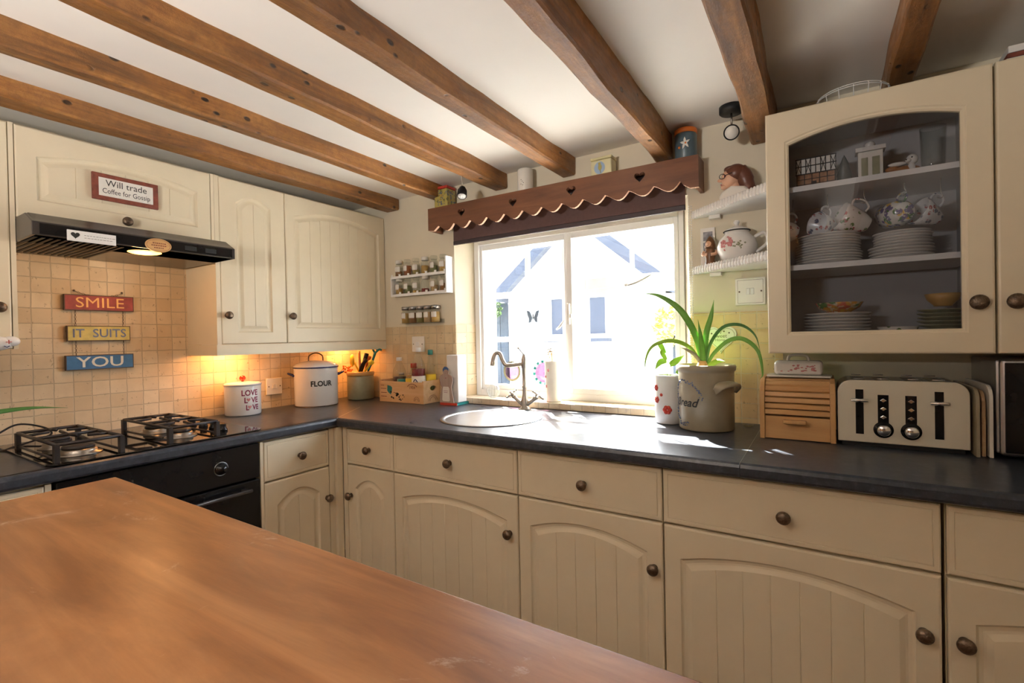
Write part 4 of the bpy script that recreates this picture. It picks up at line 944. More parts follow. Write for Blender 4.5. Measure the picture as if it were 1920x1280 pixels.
L = MB(); rw = random.Random(4)
for k in range(70):
    a = R(40) + k / 70 * R(280) + math.pi / 2 + .6; rr_ = .066 + rw.uniform(-.006, .006); u_, z_ = rr_ * math.sin(a) * 1.0, .098 + rr_ * math.cos(a) * 1.15; A = R(-128) + u_ / .094
    L.ball((.0934 * math.cos(A), .0934 * math.sin(A), z_), (rw.uniform(.0015, .004), rw.uniform(.0015, .003), rw.uniform(.0015, .004)), n=6, m=4)
tag(L.build('leafy_wreath_print', 'lett_bl', t), kind='stuff')
MB().lathe([(.0001, .195), (.0858, .195)], n=32).build('soil', 'soil', t)
t = thing('amaryllis_plant', 'strappy green amaryllis leaves arching out of the bread crock', 'plant', (BX, BY, .911))
MB().lathe([(.0001, .19), (.024, .19), (.028, .205), (.020, .225), (.012, .24), (.0001, .24)], (-.01, 0, 0), 20).build('bulb', 'tan', t)
def lw(x, y, z): return (x - BX, y - BY, z - .911)
for pts, w_, m_ in (
    ([lw(2.055, -.17, 1.14), lw(2.035, -.17, 1.24), lw(1.985, -.18, 1.335), lw(1.915, -.19, 1.39), lw(1.853, -.20, 1.405)], .016, 'green'),
    ([lw(2.06, -.17, 1.14), lw(2.055, -.175, 1.22), lw(2.045, -.18, 1.30)], .012, 'green'),
    ([lw(2.065, -.17, 1.14), lw(2.07, -.17, 1.24), lw(2.088, -.17, 1.31), lw(2.098, -.17, 1.368)], .014, 'green'),
    ([lw(2.07, -.17, 1.14), lw(2.085, -.18, 1.21), lw(2.13, -.20, 1.268), lw(2.19, -.23, 1.275), lw(2.235, -.25, 1.24), lw(2.252, -.26, 1.18)], .008, 'greend'),
    ([lw(2.075, -.175, 1.14), lw(2.10, -.19, 1.18), lw(2.15, -.22, 1.222), lw(2.20, -.25, 1.228), lw(2.245, -.275, 1.19), lw(2.258, -.28, 1.12), lw(2.25, -.28, 1.10)], .010, 'green'),
    ([lw(2.05, -.17, 1.14), lw(2.02, -.18, 1.195), lw(1.975, -.20, 1.222), lw(1.93, -.215, 1.222), lw(1.888, -.225, 1.20), lw(1.868, -.23, 1.15), lw(1.872, -.235, 1.09)], .010, 'greenl'),
    ([lw(2.05, -.17, 1.14), lw(2.035, -.18, 1.17), lw(2.01, -.19, 1.19), lw(1.985, -.19, 1.20)], .009, 'stoneg'),
    ([lw(2.08, -.19, 1.135), lw(2.11, -.20, 1.15), lw(2.14, -.22, 1.153)], .013, 'greenl')):
    MB().leaf(pts, w_, m_ == 'x', up=(0, -1, .35), thick=.0016).build('leaf', m_, t)
t = thing('heart_plaque', 'cream heart-shaped plaque reading Sweet Home on the tiles behind the leaves', 'plaque', (2.093, -.0085, 1.222))
MB().prism(heart_pts(.112, .104, 36), 'y', -.006, 0).build('plaque_body', 'ceramic', t, bevel=.0015)
L = MB(); flat_text(L, 'Sweet', .020, -.002, -.0066, .016); flat_text(L, 'Home', .014, -.002, -.0066, .001); hp = heart_pts(.098, .090, 30); L.tube([(p[0], -.0062, p[1]) for p in hp], .0006, 4, closed=True)
for x, z in ((-.032, .026), (.03, .028), (.012, .034), (-.014, .033), (.034, .006)): L.ball((x, -.006, z), (.003, .001, .003), n=8, m=5)
L.build('lettering', 'bronze', t)
t = thing('glass_coaster', 'tiny clear glass dish on the worktop just right of the bread crock', 'dish', (2.190, -.075, .911))
MB().lathe([(.0001, 0), (.014, 0), (.020, .007), (.018, .007), (.013, .002), (.0001, .002)], n=20).build('dish_body', 'clear', t)
# bread bin
t = thing('bread_bin', 'golden wooden roll-top bread bin beside the toaster', 'bread bin', (0, 0, .911))
def binprof(r): return [(-.270 + r, 0), (-.270 + r, .115), (-.266 + r, .15), (-.250 + r, .178), (-.222 + r, .191 - r), (-.06, .191 - r), (-.06, 0)]
for x0 in (2.247, 2.436): MB().prism(binprof(0), 'x', x0, x0 + .014).build('side_panel', 'pinez', t, bevel=.002)
MB().prism([(-.262, .002), (-.262, .072), (-.07, .072), (-.07, .002)], 'x', 2.2615, 2.4355).build('drawer_base', 'pine', t)
MB().box(2.312, 2.375, -.285, -.262, .052, .064).build('handle', 'pinez', t, bevel=.003)
sl = MB(); path = [(-.264, .076), (-.264, .095), (-.2635, .114), (-.261, .133), (-.256, .151), (-.246, .168), (-.230, .180), (-.212, .186), (-.19, .187), (-.168, .187), (-.146, .187), (-.124, .187), (-.10, .187), (-.08, .187)]
for i in range(len(path) - 1):
    (a, b_), (c, d) = path[i], path[i + 1]; L_ = math.hypot(c - a, d - b_); ux, uz = (c - a) / L_, (d - b_) / L_; nx_, nz_ = -uz, ux; g = .0012
    p = [(a + ux * g, b_ + uz * g), (c - ux * g, d - uz * g)]; poly = [p[0], (p[0][0] + nx_ * .005 + ux * .002, p[0][1] + nz_ * .005 + uz * .002), (p[1][0] + nx_ * .005 - ux * .002, p[1][1] + nz_ * .005 - uz * .002), p[1]]
    sl.prism([(q[0] - nx_ * .004, q[1] - nz_ * .004) for q in poly], 'x', 2.2615, 2.4355)
sl.build('roll_top', 'pine', t); MB().box(2.2615, 2.4355, -.07, -.062, .002, .18).build('back_panel', 'pine', t)
# butter dish on the bin
t = thing('butter_dish', 'white china butter dish with pink painted flowers on the bread bin', 'butter dish', (2.352, -.165, 1.103))
MB().prism([(-.088, -.05), (.088, -.05), (.092, 0), (.088, .05), (-.088, .05), (-.092, 0)], 'z', 0, .006).build('tray', 'china', t, bevel=.002)
cv = MB().box(-.068, .068, -.034, .034, .0065, .052).build('cover', 'china', t, bevel=.012, seg=4)
MB().tube([(-.030, 0, .05), (-.024, 0, .066), (0, 0, .070), (.024, 0, .066), (.030, 0, .05)], .0045, 8, 0, 5).build('cover_handle', 'china', cv)
L = MB(); rq = random.Random(2)
for k in range(22): L.ball((rq.uniform(-.05, .05), -.0342, .028 + rq.uniform(-.010, .011)), (rq.uniform(.002, .006), .0008, rq.uniform(.0015, .003)), n=8, m=4)
L.build('painted_flowers', 'pinkink', cv)
# toaster
t = thing('toaster', 'wide cream four-slot toaster with black slots and chrome dials', 'toaster', (0, 0, .911))
X0, X1, Y0, Y1 = 2.455, 2.748, -.265, -.07
pf = []
for cx_, cz_, a0 in ((X1 - .036, .157, 0), (X0 + .036, .157, 90)):
    for k in range(7): a = R(a0 + k * 15); pf.append((cx_ + .036 * math.cos(a), cz_ + .036 * math.sin(a)))
pf += [(X0, .012), (X1, .012)]
MB().prism(pf, 'y', Y0, Y0 + .012, smooth=False).build('front_panel', 'toaster', t, bevel=.003, seg=3)
c = (X0 + X1) / 2
MB().prism([(c + (p[0] - c) * .99, .012 + (p[1] - .012) * .985) for p in pf], 'y', Y0 + .012, Y1).build('chrome_body', 'steel', t)
MB().box(X0 + .01, X1 - .01, Y0 + .006, Y1 - .006, 0, .012).build('feet_base', 'blackm', t)
for x in (2.508, 2.685):
    sl = MB().box(x - .0095, x + .0095, Y0 - .0008, Y0, .036, .166).build('lever_slot', 'black', t)
    MB().tube([(x - .020, Y0 - .012, .135), (x + .020, Y0 - .012, .135)], .0055, 12).box(x - .004, x + .004, Y0 - .012, Y0, .131, .139).build('lever', 'chrome', sl)
for x in (2.563, 2.625):
    pnl = MB().box(x - .0125, x + .0125, Y0 - .0012, Y0, .055, .152).lathe([(.0001, -.0014), (.0235, -.0014), (.0235, 0)], (x, Y0, .052), 28, axis='y').build('control_panel', 'black', t)
    MB().lathe([(.0001, -.020), (.013, -.020), (.0155, -.017), (.017, -.0015)], (x, Y0, .052), 28, axis='y').build('dial', 'chrome', pnl)
    for z in (.088, .112, .136): MB().prism([(x - .008, z), (x, z - .006), (x + .008, z), (x, z + .006)], 'y', Y0 - .004, Y0 - .0013).build('button', 'chrome', pnl, bevel=.001)
for x0, x1 in ((2.492, 2.525), (2.548, 2.582), (2.618, 2.652), (2.672, 2.706)):
    rk = MB().box(x0, x1, Y0 + .03, Y1 - .03, .189, .1915).build('bread_slot', 'black', t); MB().tube([(x0 + .004, Y0 + .03, .195), (x1 - .004, Y0 + .03, .195)], .0018, 6).tube([(x0 + .004, Y1 - .03, .197), (x1 - .004, Y1 - .03, .197)], .0018, 6).build('slot_rim', 'chrome', rk)
# chopping boards
for k, (x, m_, lb, h, yf) in enumerate(((2.7585, 'stone', 'pale grey chopping board standing next to the toaster', .180, -.285), (2.7725, 'board', 'brown wooden chopping board standing between two others', .172, -.270), (2.785, 'ceramic', 'cream-edged chopping board leaning by the microwave', .188, -.280))):
    pz = [(yf, 0), (-.03, 0), (-.03, h)] + [(yf + .035 - .035 * math.sin(R(a)), h - .035 + .035 * math.cos(R(a))) for a in range(0, 91, 15)]
    cb = MB().prism(pz, 'x', x - .004, x + .004).build('chopping_board', m_, bevel=.0015); cb.location = (0, 0, .911)
    tag(cb, lb, 'chopping board', 'chopping boards by the microwave')
# microwave
t = thing('microwave', 'black-fronted microwave with silver frame cut off by the right edge', 'microwave', (2.797, 0, .911))
MB().box(0, .44, -.262, -.02, .010, .256).build('casing', 'steel', t, bevel=.006); MB().box(.004, .436, -.285, -.2625, .008, .257).build('front_frame', 'steel', t, bevel=.010, seg=3)
MB().box(.012, .33, -.2885, -.285, .018, .248).build('door', 'black', t, bevel=.006); MB().box(.34, .428, -.2885, -.285, .018, .248).build('keypad', 'blackm', t, bevel=.003)
for x in (.03, .40):
    for y in (-.24, -.05): MB().lathe([(.012, 0), (.012, .011)], (x, y, 0), 12).build('foot', 'blackm', t)

# ================================================================== WALL SHELVES AND THINGS ON THEM
def corner_shelf(label, z):
    t = thing('corner_shelf', label, 'shelf', (0, 0, z), 0, 'small white corner shelves')
    fr = [(1.997, -.001)] + [(1.997 + .279 * f, -.012 - .245 * f ** .92) for f in [i / 12 for i in range(13)]]
    MB().prism(fr + [(2.276, -.001)], 'z', 0, .018).build('shelf_board', 'white', t)
    L = MB(); n = 26
    for k in range(n):
        f = (k + .5) / n; x, y = 1.997 + .279 * f, -.014 - .245 * f ** .92; h = .0085
        L.ball((x, y, .020), (.0058, .003, h), n=8, m=6); L.ball((x, y - .001, .008), (.0065, .002, .012), n=8, m=6)
    L.build('lace_trim', 'china', t)
    MB().box(2.06, 2.10, -.03, -.0005, -.014, -.0002).build('bracket', 'plastic', t)
    return t
corner_shelf('upper white corner shelf with scalloped lace edge, left of the glazed cupboard', 1.700)
corner_shelf('lower white corner shelf with scalloped lace edge, left of the glazed cupboard', 1.482)
# woman bust
t = thing('woman_figurine', 'painted ceramic bust of a long-haired woman in profile wearing glasses', 'figurine', (2.175, -.075, 1.7185))
MB().prism([(-.06, 0), (.045, 0), (.042, .03), (.020, .052), (-.025, .060), (-.060, .040), (-.066, .02)], 'y', -.035, .03).build('blouse', 'ceramic', t, bevel=.012, seg=4)
hd = MB().ball((-.028, 0, .092), (.033, .028, .038), n=24, m=16).ball((-.062, 0, .092), (.013, .007, .007), n=12, m=8).ball((-.048, 0, .066), (.016, .014, .012), n=12, m=8).tube([(-.015, 0, .05), (-.018, 0, .08)], [.018, .020], 12).build('head', 'skin', t)
MB().ball((-.012, 0, .108), (.037, .033, .034), n=24, m=14).ball((-.030, 0, .126), (.022, .026, .012), n=16, m=10).tube([(.000, 0, .118), (.016, 0, .09), (.026, 0, .055), (.036, 0, .018)], [.026, .028, .025, .014], 16, 0, 5).build('hair', 'hair', t)
MB().tube([(-.054 + .010 * math.cos(a * .6), -.026, .098 + .009 * math.sin(a * .6)) for a in range(11)], .0013, 6, closed=True).tube([(-.044, -.027, .100), (-.02, -.033, .104)], .0013, 6).build('glasses', 'ink', hd)
MB().tube([(-.062, -.010, .0735), (-.058, -.012, .072)], .002, 6).ball((-.045, -.024, .098), (.004, .003, .003), n=8, m=6).build('painted_lips', 'wine', hd)
# lower shelf: postcard, hooded figurine, floral tureen
t = thing('photo_card', 'tall white card with grey photographs propped behind the hooded figurine', 'card', (2.052, -.012, 1.501))
MB().box(-.026, .026, -.002, 0, 0, .155).build('card_sheet', 'card', t); MB().box(-.016, .018, -.0026, -.002, .105, .14).box(-.016, .018, -.0026, -.002, .065, .10).build('photograph', 'photo', t)
t = thing('hooded_figurine', 'small brown glazed figurine of a hooded gnome with folded arms', 'figurine', (2.066, -.046, 1.501))
MB().lathe([(.0001, 0), (.020, 0), (.021, .006), (.016, .025), (.019, .04), (.021, .055), (.015, .068), (.009, .074), (.0001, .076)], n=24).build('robe', 'brown', t)
MB().lathe([(.0001, .066), (.019, .068), (.020, .080), (.017, .096), (.010, .108), (.003, .116), (.0001, .118)], (0, .003, 0), 20).build('hood', 'brown', t)
MB().ball((-.003, -.010, .084), (.0115, .010, .013), n=16, m=10).ball((-.004, -.020, .083), (.003, .003, .003), n=8, m=6).build('face', 'skin', t)
MB().tube([(-.021, 0, .058), (-.024, -.014, .046), (-.006, -.021, .046)], .0058, 8, 0, 4).tube([(.021, 0, .058), (.022, -.014, .046), (.006, -.021, .044)], .0058, 8, 0, 4).build('folded_arms', 'skin', t)
t = thing('floral_tureen', 'round white lidded teapot painted with pink flowers on the lower corner shelf', 'teapot', (2.163, -.075, 1.501))
MB().lathe([(.0001, 0), (.034, 0), (.036, .004), (.052, .018), (.066, .045), (.068, .062), (.060, .085), (.044, .103), (.040, .108), (.042, .114), (.0001, .114)], n=48).build('pot_body', 'china', t)
ld = MB().lathe([(.0001, .1145), (.043, .1145), (.045, .117), (.036, .124), (.015, .134), (.008, .137), (.007, .142), (.011, .148), (.008, .155), (.0001, .157)], n=36).build('lid', 'china', t)
MB().lathe([(.0445, .1145), (.0462, .1165), (.0445, .118)], n=36).build('gilt_line', 'ink', ld)
MB().tube([(.058, 0, .09), (.09, 0, .10), (.098, 0, .065), (.062, 0, .035)], .006, 10, 0, 5).build('pot_handle', 'china', t)
L = MB(); G = MB(); rq = random.Random(8)
def on_pot(a, z): 
    r = .0675 - 8 * (z - .06) ** 2 * 2; return (r * math.cos(a), r * math.sin(a), z)
for k in range(26): a = R(-112) + rq.gauss(0, .20); L.ball(on_pot(a, .064 + rq.gauss(0, .008)), (.005, .003, .005), n=8, m=5)
for k in range(14): a = R(-78) + rq.gauss(0, .16); G.ball(on_pot(a, .055 + rq.gauss(0, .009)), (.004, .003, .003), n=8, m=5)
L.build('painted_blossom', 'pinkink', t); G.build('painted_leaves', 'stoneg', t)
# spot lights
t = thing('ceiling_spotlight', 'round dark metal ceiling spotlight to the right of the pelmet', 'spotlight', (2.158, -.125, 2.05))
MB().lathe([(.0001, 0), (.040, 0), (.040, -.020), (.036, -.024), (.0001, -.024)], n=36).build('ceiling_plate', 'blackm', t)
MB().tube([(0, 0, -.024), (0, 0, -.066)], .0035, 8).build('stem', 'nickel', t)
h = MB().lathe([(.010, .026), (.020, .018), (.0265, 0), (.0265, -.012), (.0245, -.012), (.022, -.006), (.0001, -.004)], (0, 0, 0), 28).build('spot_head', 'blackm', t); h.location = (0, -.004, -.092); h.rotation_euler = (R(-68), 0, R(10))
g = MB().lathe([(.0001, -.009), (.022, -.009), (.022, -.011), (.0001, -.011)], n=24).build('lens', 'ceramic', h)
t = thing('beam_spotlight', 'small black spotlight with white face hanging beside the yellow tin', 'spotlight', (1.005, -.20, 1.975))
MB().tube([(0, 0, .075), (0, 0, -.01)], .0025, 8).lathe([(.0001, .073), (.022, .073), (.022, .060), (.0001, .060)], n=20).build('stem', 'nickel', t)
h = MB().lathe([(.0001, .03), (.014, .026), (.022, .008), (.0235, -.022), (.021, -.026), (.019, -.018), (.0001, -.016)], n=28).build('spot_head', 'blackm', t); h.location = (0, 0, -.040); h.rotation_euler = (R(-22), R(-12), 0)
MB().lathe([(.0001, -.019), (.0195, -.019), (.0195, -.024), (.0001, -.024)], n=24).build('lens', 'white', h)
# tins on the pelmet
PZ = 1.9145
t = thing('yellow_tin', 'square yellow patterned tin with red lid at the left end of the pelmet', 'tin', (.775, -.052, PZ))
MB().box(-.043, .043, -.036, .036, 0, .105).build('tin_body', FLORAL('yellow_tin_print', (.46, .38, .10), [(.12, .13, .05), (.4, .2, .06), (.12, .15, .2)], 45, .5, .4, .35), t, bevel=.006); MB().box(-.044, .044, -.037, .037, .1055, .120).build('lid', 'red', t, bevel=.005)
t = thing('cream_canister', 'plain cream ceramic cylinder standing on the pelmet between two beams', 'canister', (1.262, -.050, PZ))
MB().lathe([(.0001, 0), (.035, 0), (.037, .004), (.037, .108), (.034, .114), (.028, .117), (.0001, .117)], n=36).build('canister_body', 'ceramic', t)
L = MB()
for k, (a, z) in enumerate(((-1.6, .06), (-1.45, .052), (-1.3, .045), (-1.62, .040), (-1.4, .035))): L.ball((.0368 * math.cos(a), .0368 * math.sin(a), z), (.003, .002, .0015), n=6, m=4)
L.build('faint_print', 'bronze', t)
t = thing('bird_tin', 'small cream tin with a blue picture of a bird on the pelmet', 'tin', (1.648, -.050, PZ))
MB().box(-.046, .046, -.03, .03, 0, .072).build('tin_body', P('pale_yellow_tin', (.74, .68, .42), .35), t, bevel=.006); MB().box(-.048, .048, -.032, .032, .0725, .084).build('lid', P('pale_yellow_lid', (.70, .64, .36), .35), t, bevel=.004)
MB().prism([(.024 * math.cos(a * math.pi / 10) - .006, .038 + .026 * math.sin(a * math.pi / 10)) for a in range(20)], 'y', -.0306, -.030).build('picture', P('sky_blue_print', (.35, .48, .66), .5), t)
MB().ball((-.004, -.0308, .040), (.008, .001, .013), n=12, m=8).ball((-.006, -.031, .055), (.006, .001, .006), n=10, m=6).tube([(-.004, -.031, .03), (-.001, -.031, .016)], .0015, 6).build('painted_bird', P('bird_print', (.45, .38, .10), .5), t)
t = thing('blue_jar', 'blue-grey jar with orange lid and painted flower at the right end of the pelmet', 'jar', (1.985, -.050, PZ))
MB().lathe([(.0001, 0), (.037, 0), (.040, .004), (.041, .095), (.039, .102), (.0001, .102)], n=36).build('jar_body', P('blue_grey_glaze', (.10, .15, .18), .35, var=.2), t)
MB().lathe([(.0001, .1025), (.042, .1025), (.042, .118), (.038, .121), (.0001, .121)], n=36).build('lid', 'orange', t)
L = MB()
for k in range(5): a = k * 1.2566 + .4; L.leaf([(.006 + .002 * math.cos(a), -.0405, .058), (.006 + .010 * math.cos(a), -.0410, .058 + .012 * math.sin(a)), (.006 + .019 * math.cos(a), -.0400, .058 + .024 * math.sin(a))], .006, up=(0, -1, 0), n=3)
L.build('painted_petals', 'card', t); MB().ball((.008, -.041, .058), (.004, .002, .004)).ball((-.016, -.038, .045), (.005, .003, .005)).build('painted_centre', 'orange', t)
# things on top of the cupboards
t = thing('wire_basket', 'round white wire basket lying on top of the glazed cupboard', 'basket', (2.505, -.16, 1.9145))
L = MB()
for z, r in ((.052, .095), (.060, .090), (.002, .05)): L.tube([(r * math.cos(a * math.pi / 20), r * math.sin(a * math.pi / 20), z) for a in range(40)], .0016, 5, closed=True)
for k in range(16): a = k * math.pi / 8; L.tube([(.05 * math.cos(a), .05 * math.sin(a), .002), (.085 * math.cos(a), .085 * math.sin(a), .02), (.095 * math.cos(a), .095 * math.sin(a), .052), (.09 * math.cos(a), .09 * math.sin(a), .060)], .0012, 5, 0, 4)
L.build('wire_frame', 'white', t)
for k, (z, h, m_, lb) in enumerate(((1.9135, .016, 'brown', 'brown book at the bottom of the pile on the right cupboard'), (1.930, .012, 'card', 'cream book in the middle of the pile on the right cupboard'), (1.9425, .012, 'leather', 'dark red book second from the top on the right cupboard'), (1.955, .018, 'white', 'white box file on top of the pile on the right cupboard'))):
    tag(MB().box(2.825 + k * .002, 3.03 - k * .004, -.25, -.10, z, z + h - .0005).build('book', m_, bevel=.001), lb, 'book', 'books on top of the right wall cupboard')

# ================================================================== SPICES
t = thing('spice_rack', 'white two-tier wall rack holding twelve spice jars', 'spice rack', (0, 0, 0))
for x in (.370, .772): MB().box(x - .004, x + .004, -.056, -.0005, 1.492, 1.682 if x > .5 else 1.60).build('side_panel', 'white', t)
for z in (1.594, 1.494):
    sh = MB().box(.3745, .7675, -.054, -.0005, z, z + .006).build('shelf', 'white', t)
    L = MB(); L.box(.3745, .7675, -.058, -.054, z - .004, z + .010)
    for k in range(7): L.box(.3745 + .0655 * k - .007 + (.007 if k == 0 else 0), .3745 + .0655 * k + .007 - (.007 if k == 6 else 0), -.058, -.054, z + .010, z + .020)
    L.build('notched_edge', 'white', sh)
ordn = ['leftmost', 'second from the left', 'third from the left', 'fourth from the left', 'fifth from the left', 'rightmost']
spc = [('brown', (.30, .14, .05)), ('rust', (.40, .13, .04)), ('olive', (.28, .24, .08)), ('ochre', (.55, .34, .10)), ('dull_green', (.22, .24, .10)), ('gold', (.62, .40, .12)), ('dark_red', (.26, .04, .04)), ('tan', (.56, .38, .2))]
for n_, c_ in spc: M['spice_' + n_] = P('ground_spice_' + n_, c_, .9, bmp=.4, nscale=300)
def jar(label, x, y, z, fill, k, r=.0215, h=.095, metal=False, group='spice jars', lab=True):
    t = thing('spice_jar', label, 'spice jar', (x, y, z), random.Random(k).uniform(-.35, .25), group)
    MB().lathe([(.0001, 0), (r - .001, 0), (r, .002), (r, h * .66), (r * .74, h * .74), (r * .74, h * .80)], n=24).build('glass_body', 'clear', t)
    MB().lathe([(.0001, .0022), (r - .002, .0022), (r - .002, h * fill), (.0001, h * fill)], n=20).build('spice', 'spice_' + spc[k % len(spc)][0], t)
    if metal: MB().lathe([(.0001, h * .80), (r * .97, h * .80), (r * .97, h), (.0001, h)], n=24).build('lid', 'steel', t)
    else: MB().lathe([(.0001, h * .80), (r * .86, h * .80), (r * .86, h * .97), (r * .8, h), (.0001, h)], n=24).build('lid', 'clear' if k % 3 else 'ceramic', t)
    if lab:
        L = MB(); a0 = R(-90); aw = .85
        L.add([((r + .0004) * math.cos(a0 + q * aw / 4), (r + .0004) * math.sin(a0 + q * aw / 4), zz) for zz in (h * .30, h * .62) for q in range(-4, 5)], [(i, i + 1, i + 10, i + 9) for i in range(8)]); lb = L.build('label', 'card', t)
        D = MB()
        for q in range(-4, 5, 2):
            for zz in (h * .32, h * .60): D.ball(((r + .0006) * math.cos(a0 + q * aw / 4.3), (r + .0006) * math.sin(a0 + q * aw / 4.3), zz), .0014, n=6, m=4)
        D.build('printed_dots', 'wine', lb)
for i in range(6):
    jar('%s glass spice jar on the upper tier of the white rack' % ordn[i], .407 + i * .0655, -.029, 1.6005, (.35, .62, .35, .5, .45, .6)[i], i, lab=i != 3, metal=False)
    jar('%s glass spice jar on the lower tier of the white rack' % ordn[i], .407 + i * .0655, -.029, 1.5005, (.4, .5, .2, .25, .4, .45)[i], i + 3, lab=i != 3)
t = thing('jar_ledge', 'thin clear ledge on the wall holding five metal-lidded spice jars', 'ledge', (0, 0, 1.338))
MB().box(.425, .712, -.05, -.0005, -.004, 0).build('ledge_shelf', 'clear', t); MB().box(.425, .712, -.004, -.0005, 0, .02).build('ledge_back', 'clear', t)
for i in range(5):
    jar('%s metal-lidded spice jar on the clear ledge' % (ordn[:4] + ['rightmost'])[i], .455 + i * .055, -.030, 1.3385, .62, (3, 0, 2, 7, 5)[i], r=.0245, h=.092, metal=True)

# ================================================================== CROCKERY BEHIND GLASS
def plate(label, x, y, z, r, m_='china', nm='plate', group=None, h=.0085):
    o = MB().lathe([(.0001, 0), (r * .55, 0), (r * .6, .003), (r * .97, h + .003), (r, h + .005), (r * .985, h + .006), (r * .6, .006), (.0001, .0045)], n=40).build(nm, m_); o.location = (x, y, z)
    return tag(o, label, 'plate', group)
rp = random.Random(12)
def stack(n, x, y, z, r, dz, label, group, m_='china', taper=0):
    p0 = plate(label, x, y, z, r, m_, group=group)
    for i in range(1, n):
        p = p0.copy(); COL.objects.link(p); p.location = (x + rp.uniform(-.002, .002), y, z + i * dz); s_ = 1 - taper * (i // 4); p.scale = (s_, s_, 1)
stack(11, 2.437, -.165, 1.4525, .090, .0082, 'one of the cream plates in the left pile on the middle shelf', 'plates in the left pile, middle shelf', taper=.03)
stack(4, 2.618, -.165, 1.4525, .078, .0090, 'one of the large plates low in the right pile on the middle shelf', 'plates in the right pile, middle shelf')
stack(5, 2.622, -.165, 1.490, .070, .0078, 'one of the small plates high in the right pile on the middle shelf', 'small plates in the right pile, middle shelf', 'china')
stack(10, 2.458, -.165, 1.2035, .088, .0096, 'one of the plates piled at the left on the bottom shelf', 'plates at the left of the bottom shelf', 'china')
stack(9, 2.712, -.150, 1.2035, .056, .0110, 'one of the patterned saucers piled at the right of the bottom shelf', 'saucers at the right of the bottom shelf', 'stoneg')
def bowl(label, x, y, z, r, h, m_):
    o = MB().lathe([(.0001, 0), (r * .5, 0), (r * .52, .004), (r * .85, h * .5), (r, h), (r * .97, h), (r * .8, h * .5), (r * .45, .007), (.0001, .006)], n=40).build('bowl', m_); o.location = (x, y, z); return tag(o, label, 'bowl')
bowl('shallow bowl painted with fruit on top of the bottom-shelf plates', 2.464, -.165, 1.305, .064, .032, FLORAL('fruit_print', (.62, .5, .3), [(.55, .12, .06), (.1, .2, .06), (.6, .3, .05)], 26, .6, dens=.7))
bowl('brown ribbed bowl on top of the saucers at the right of the bottom shelf', 2.714, -.150, 1.3145, .042, .036, 'tan')
bowl('small upturned-looking pale floral bowl in the middle of the bottom shelf', 2.610, -.150, 1.2035, .050, .055, 'rose')
def cup(label, x, z, roll, m_, r0, r1, h, yaw, name='tea_cup', y=-.195):
    """hangs by its handle from a hook under the top shelf"""
    t = thing(name, label, 'cup', (x, y, z), 0, 'cups hanging under the top shelf')
    u = Vector((math.sin(roll), 0, math.cos(roll)))                    # handle direction, up
    ax = Vector((-math.cos(roll) * math.cos(yaw), -math.sin(yaw), math.sin(roll) * math.cos(yaw))).normalized(); w_ = u.cross(ax).normalized(); u = ax.cross(w_).normalized()
    F = Matrix(((u.x, w_.x, ax.x, 0), (u.y, w_.y, ax.y, 0), (u.z, w_.z, ax.z, 0), (0, 0, 0, 1)))
    off = Matrix.Translation((-(r0 + r1) / 2 - .026, 0, -h * .5))
    Q = F @ off
    MB().lathe([(.0001, 0), (r0 * .7, 0), (r0 * .75, .004), (r0, h * .25), ((r0 + r1) / 2 * 1.02, h * .6), (r1, h), (r1 - .002, h), (r0 * .95, h * .25), (.0001, .008)], n=32, M4=Q).build('cup_body', m_, t)
    rm = (r0 + r1) / 2
    MB().tube([(rm * .98, 0, h * .78), (rm + .020, 0, h * .80), (rm + .026, 0, h * .5), (rm + .014, 0, h * .26), (rm * .93, 0, h * .28)], .0032, 8, 0, 5, M4=Q).build('cup_handle', m_, t)
    hk = MB().tube([(0, 0, 1.6735 - z), (0, 0, .012), (.004, 0, -.001), (0, 0, -.008), (-.008, 0, -.004)], .0014, 6, 0, 4).build('cup_hook', 'nickel'); hk.location = (x, y, z)
    tag(hk, 'small metal cup hook carrying the ' + label.split(' hanging')[0], 'hook', 'cup hooks under the top shelf')
cup('dim white cup hanging leftmost behind the cupboard glass', 2.345, 1.628, .25, 'bluefl', .028, .036, .055, .2)
cup('rounded cup with blue and red rim hanging second from left', 2.438, 1.636, .15, 'bluefl', .026, .040, .058, .75)
cup('cream mug with small red rose hanging in the middle', 2.530, 1.640, .45, 'rose', .030, .042, .082, .3, 'mug')
cup('tall mug covered in yellow flowers hanging second from right', 2.625, 1.648, .30, 'yelflower', .036, .038, .092, -1.25, 'mug')
cup('pale lilac cup hanging rightmost behind the cupboard glass', 2.705, 1.625, .5, 'bluefl', .024, .040, .06, .4)
# ornaments on the top shelf
TZ = 1.6905
t = thing('cottage_ornament', 'black and white half-timbered cottage ornament on the top glazed shelf', 'ornament', (2.408, -.20, TZ))
MB().box(-.052, .052, -.02, .02, 0, .050).build('lower_storey', P('painted_brick', (.42, .22, .12), .7, var=.4, nscale=70), t)
MB().box(-.054, .054, -.023, .023, .050, .098).build('upper_storey', 'card', t)
L = MB()
for z in (.050, .0975, .074): L.box(-.054, .054, -.0245, -.023, z - .0015, z + .0015)
for k in range(9): x = -.052 + k * .013; L.box(x - .0012, x + .0012, -.0245, -.023, .050, .098)
for k in (0, 2, 5, 7): x = -.052 + k * .013; L.tube([(x, -.0242, .052), (x + .013, -.0242, .096)], .001, 4).tube([(x + .013, -.0242, .052), (x, -.0242, .096)], .001, 4)
for k in range(6): x = -.050 + k * .020; L.box(x - .0012, x + .0012, -.0212, -.020, 0, .050)
for z in (.018, .034): L.box(-.052, .052, -.0212, -.020, z - .001, z + .001)
L.box(-.012, .002, -.0215, -.020, 0, .026); L.build('timber_frame', 'ink', t)
t = thing('tree_ornament', 'small dark green tree ornament beside the half-timbered cottage', 'ornament', (2.482, -.20, TZ))
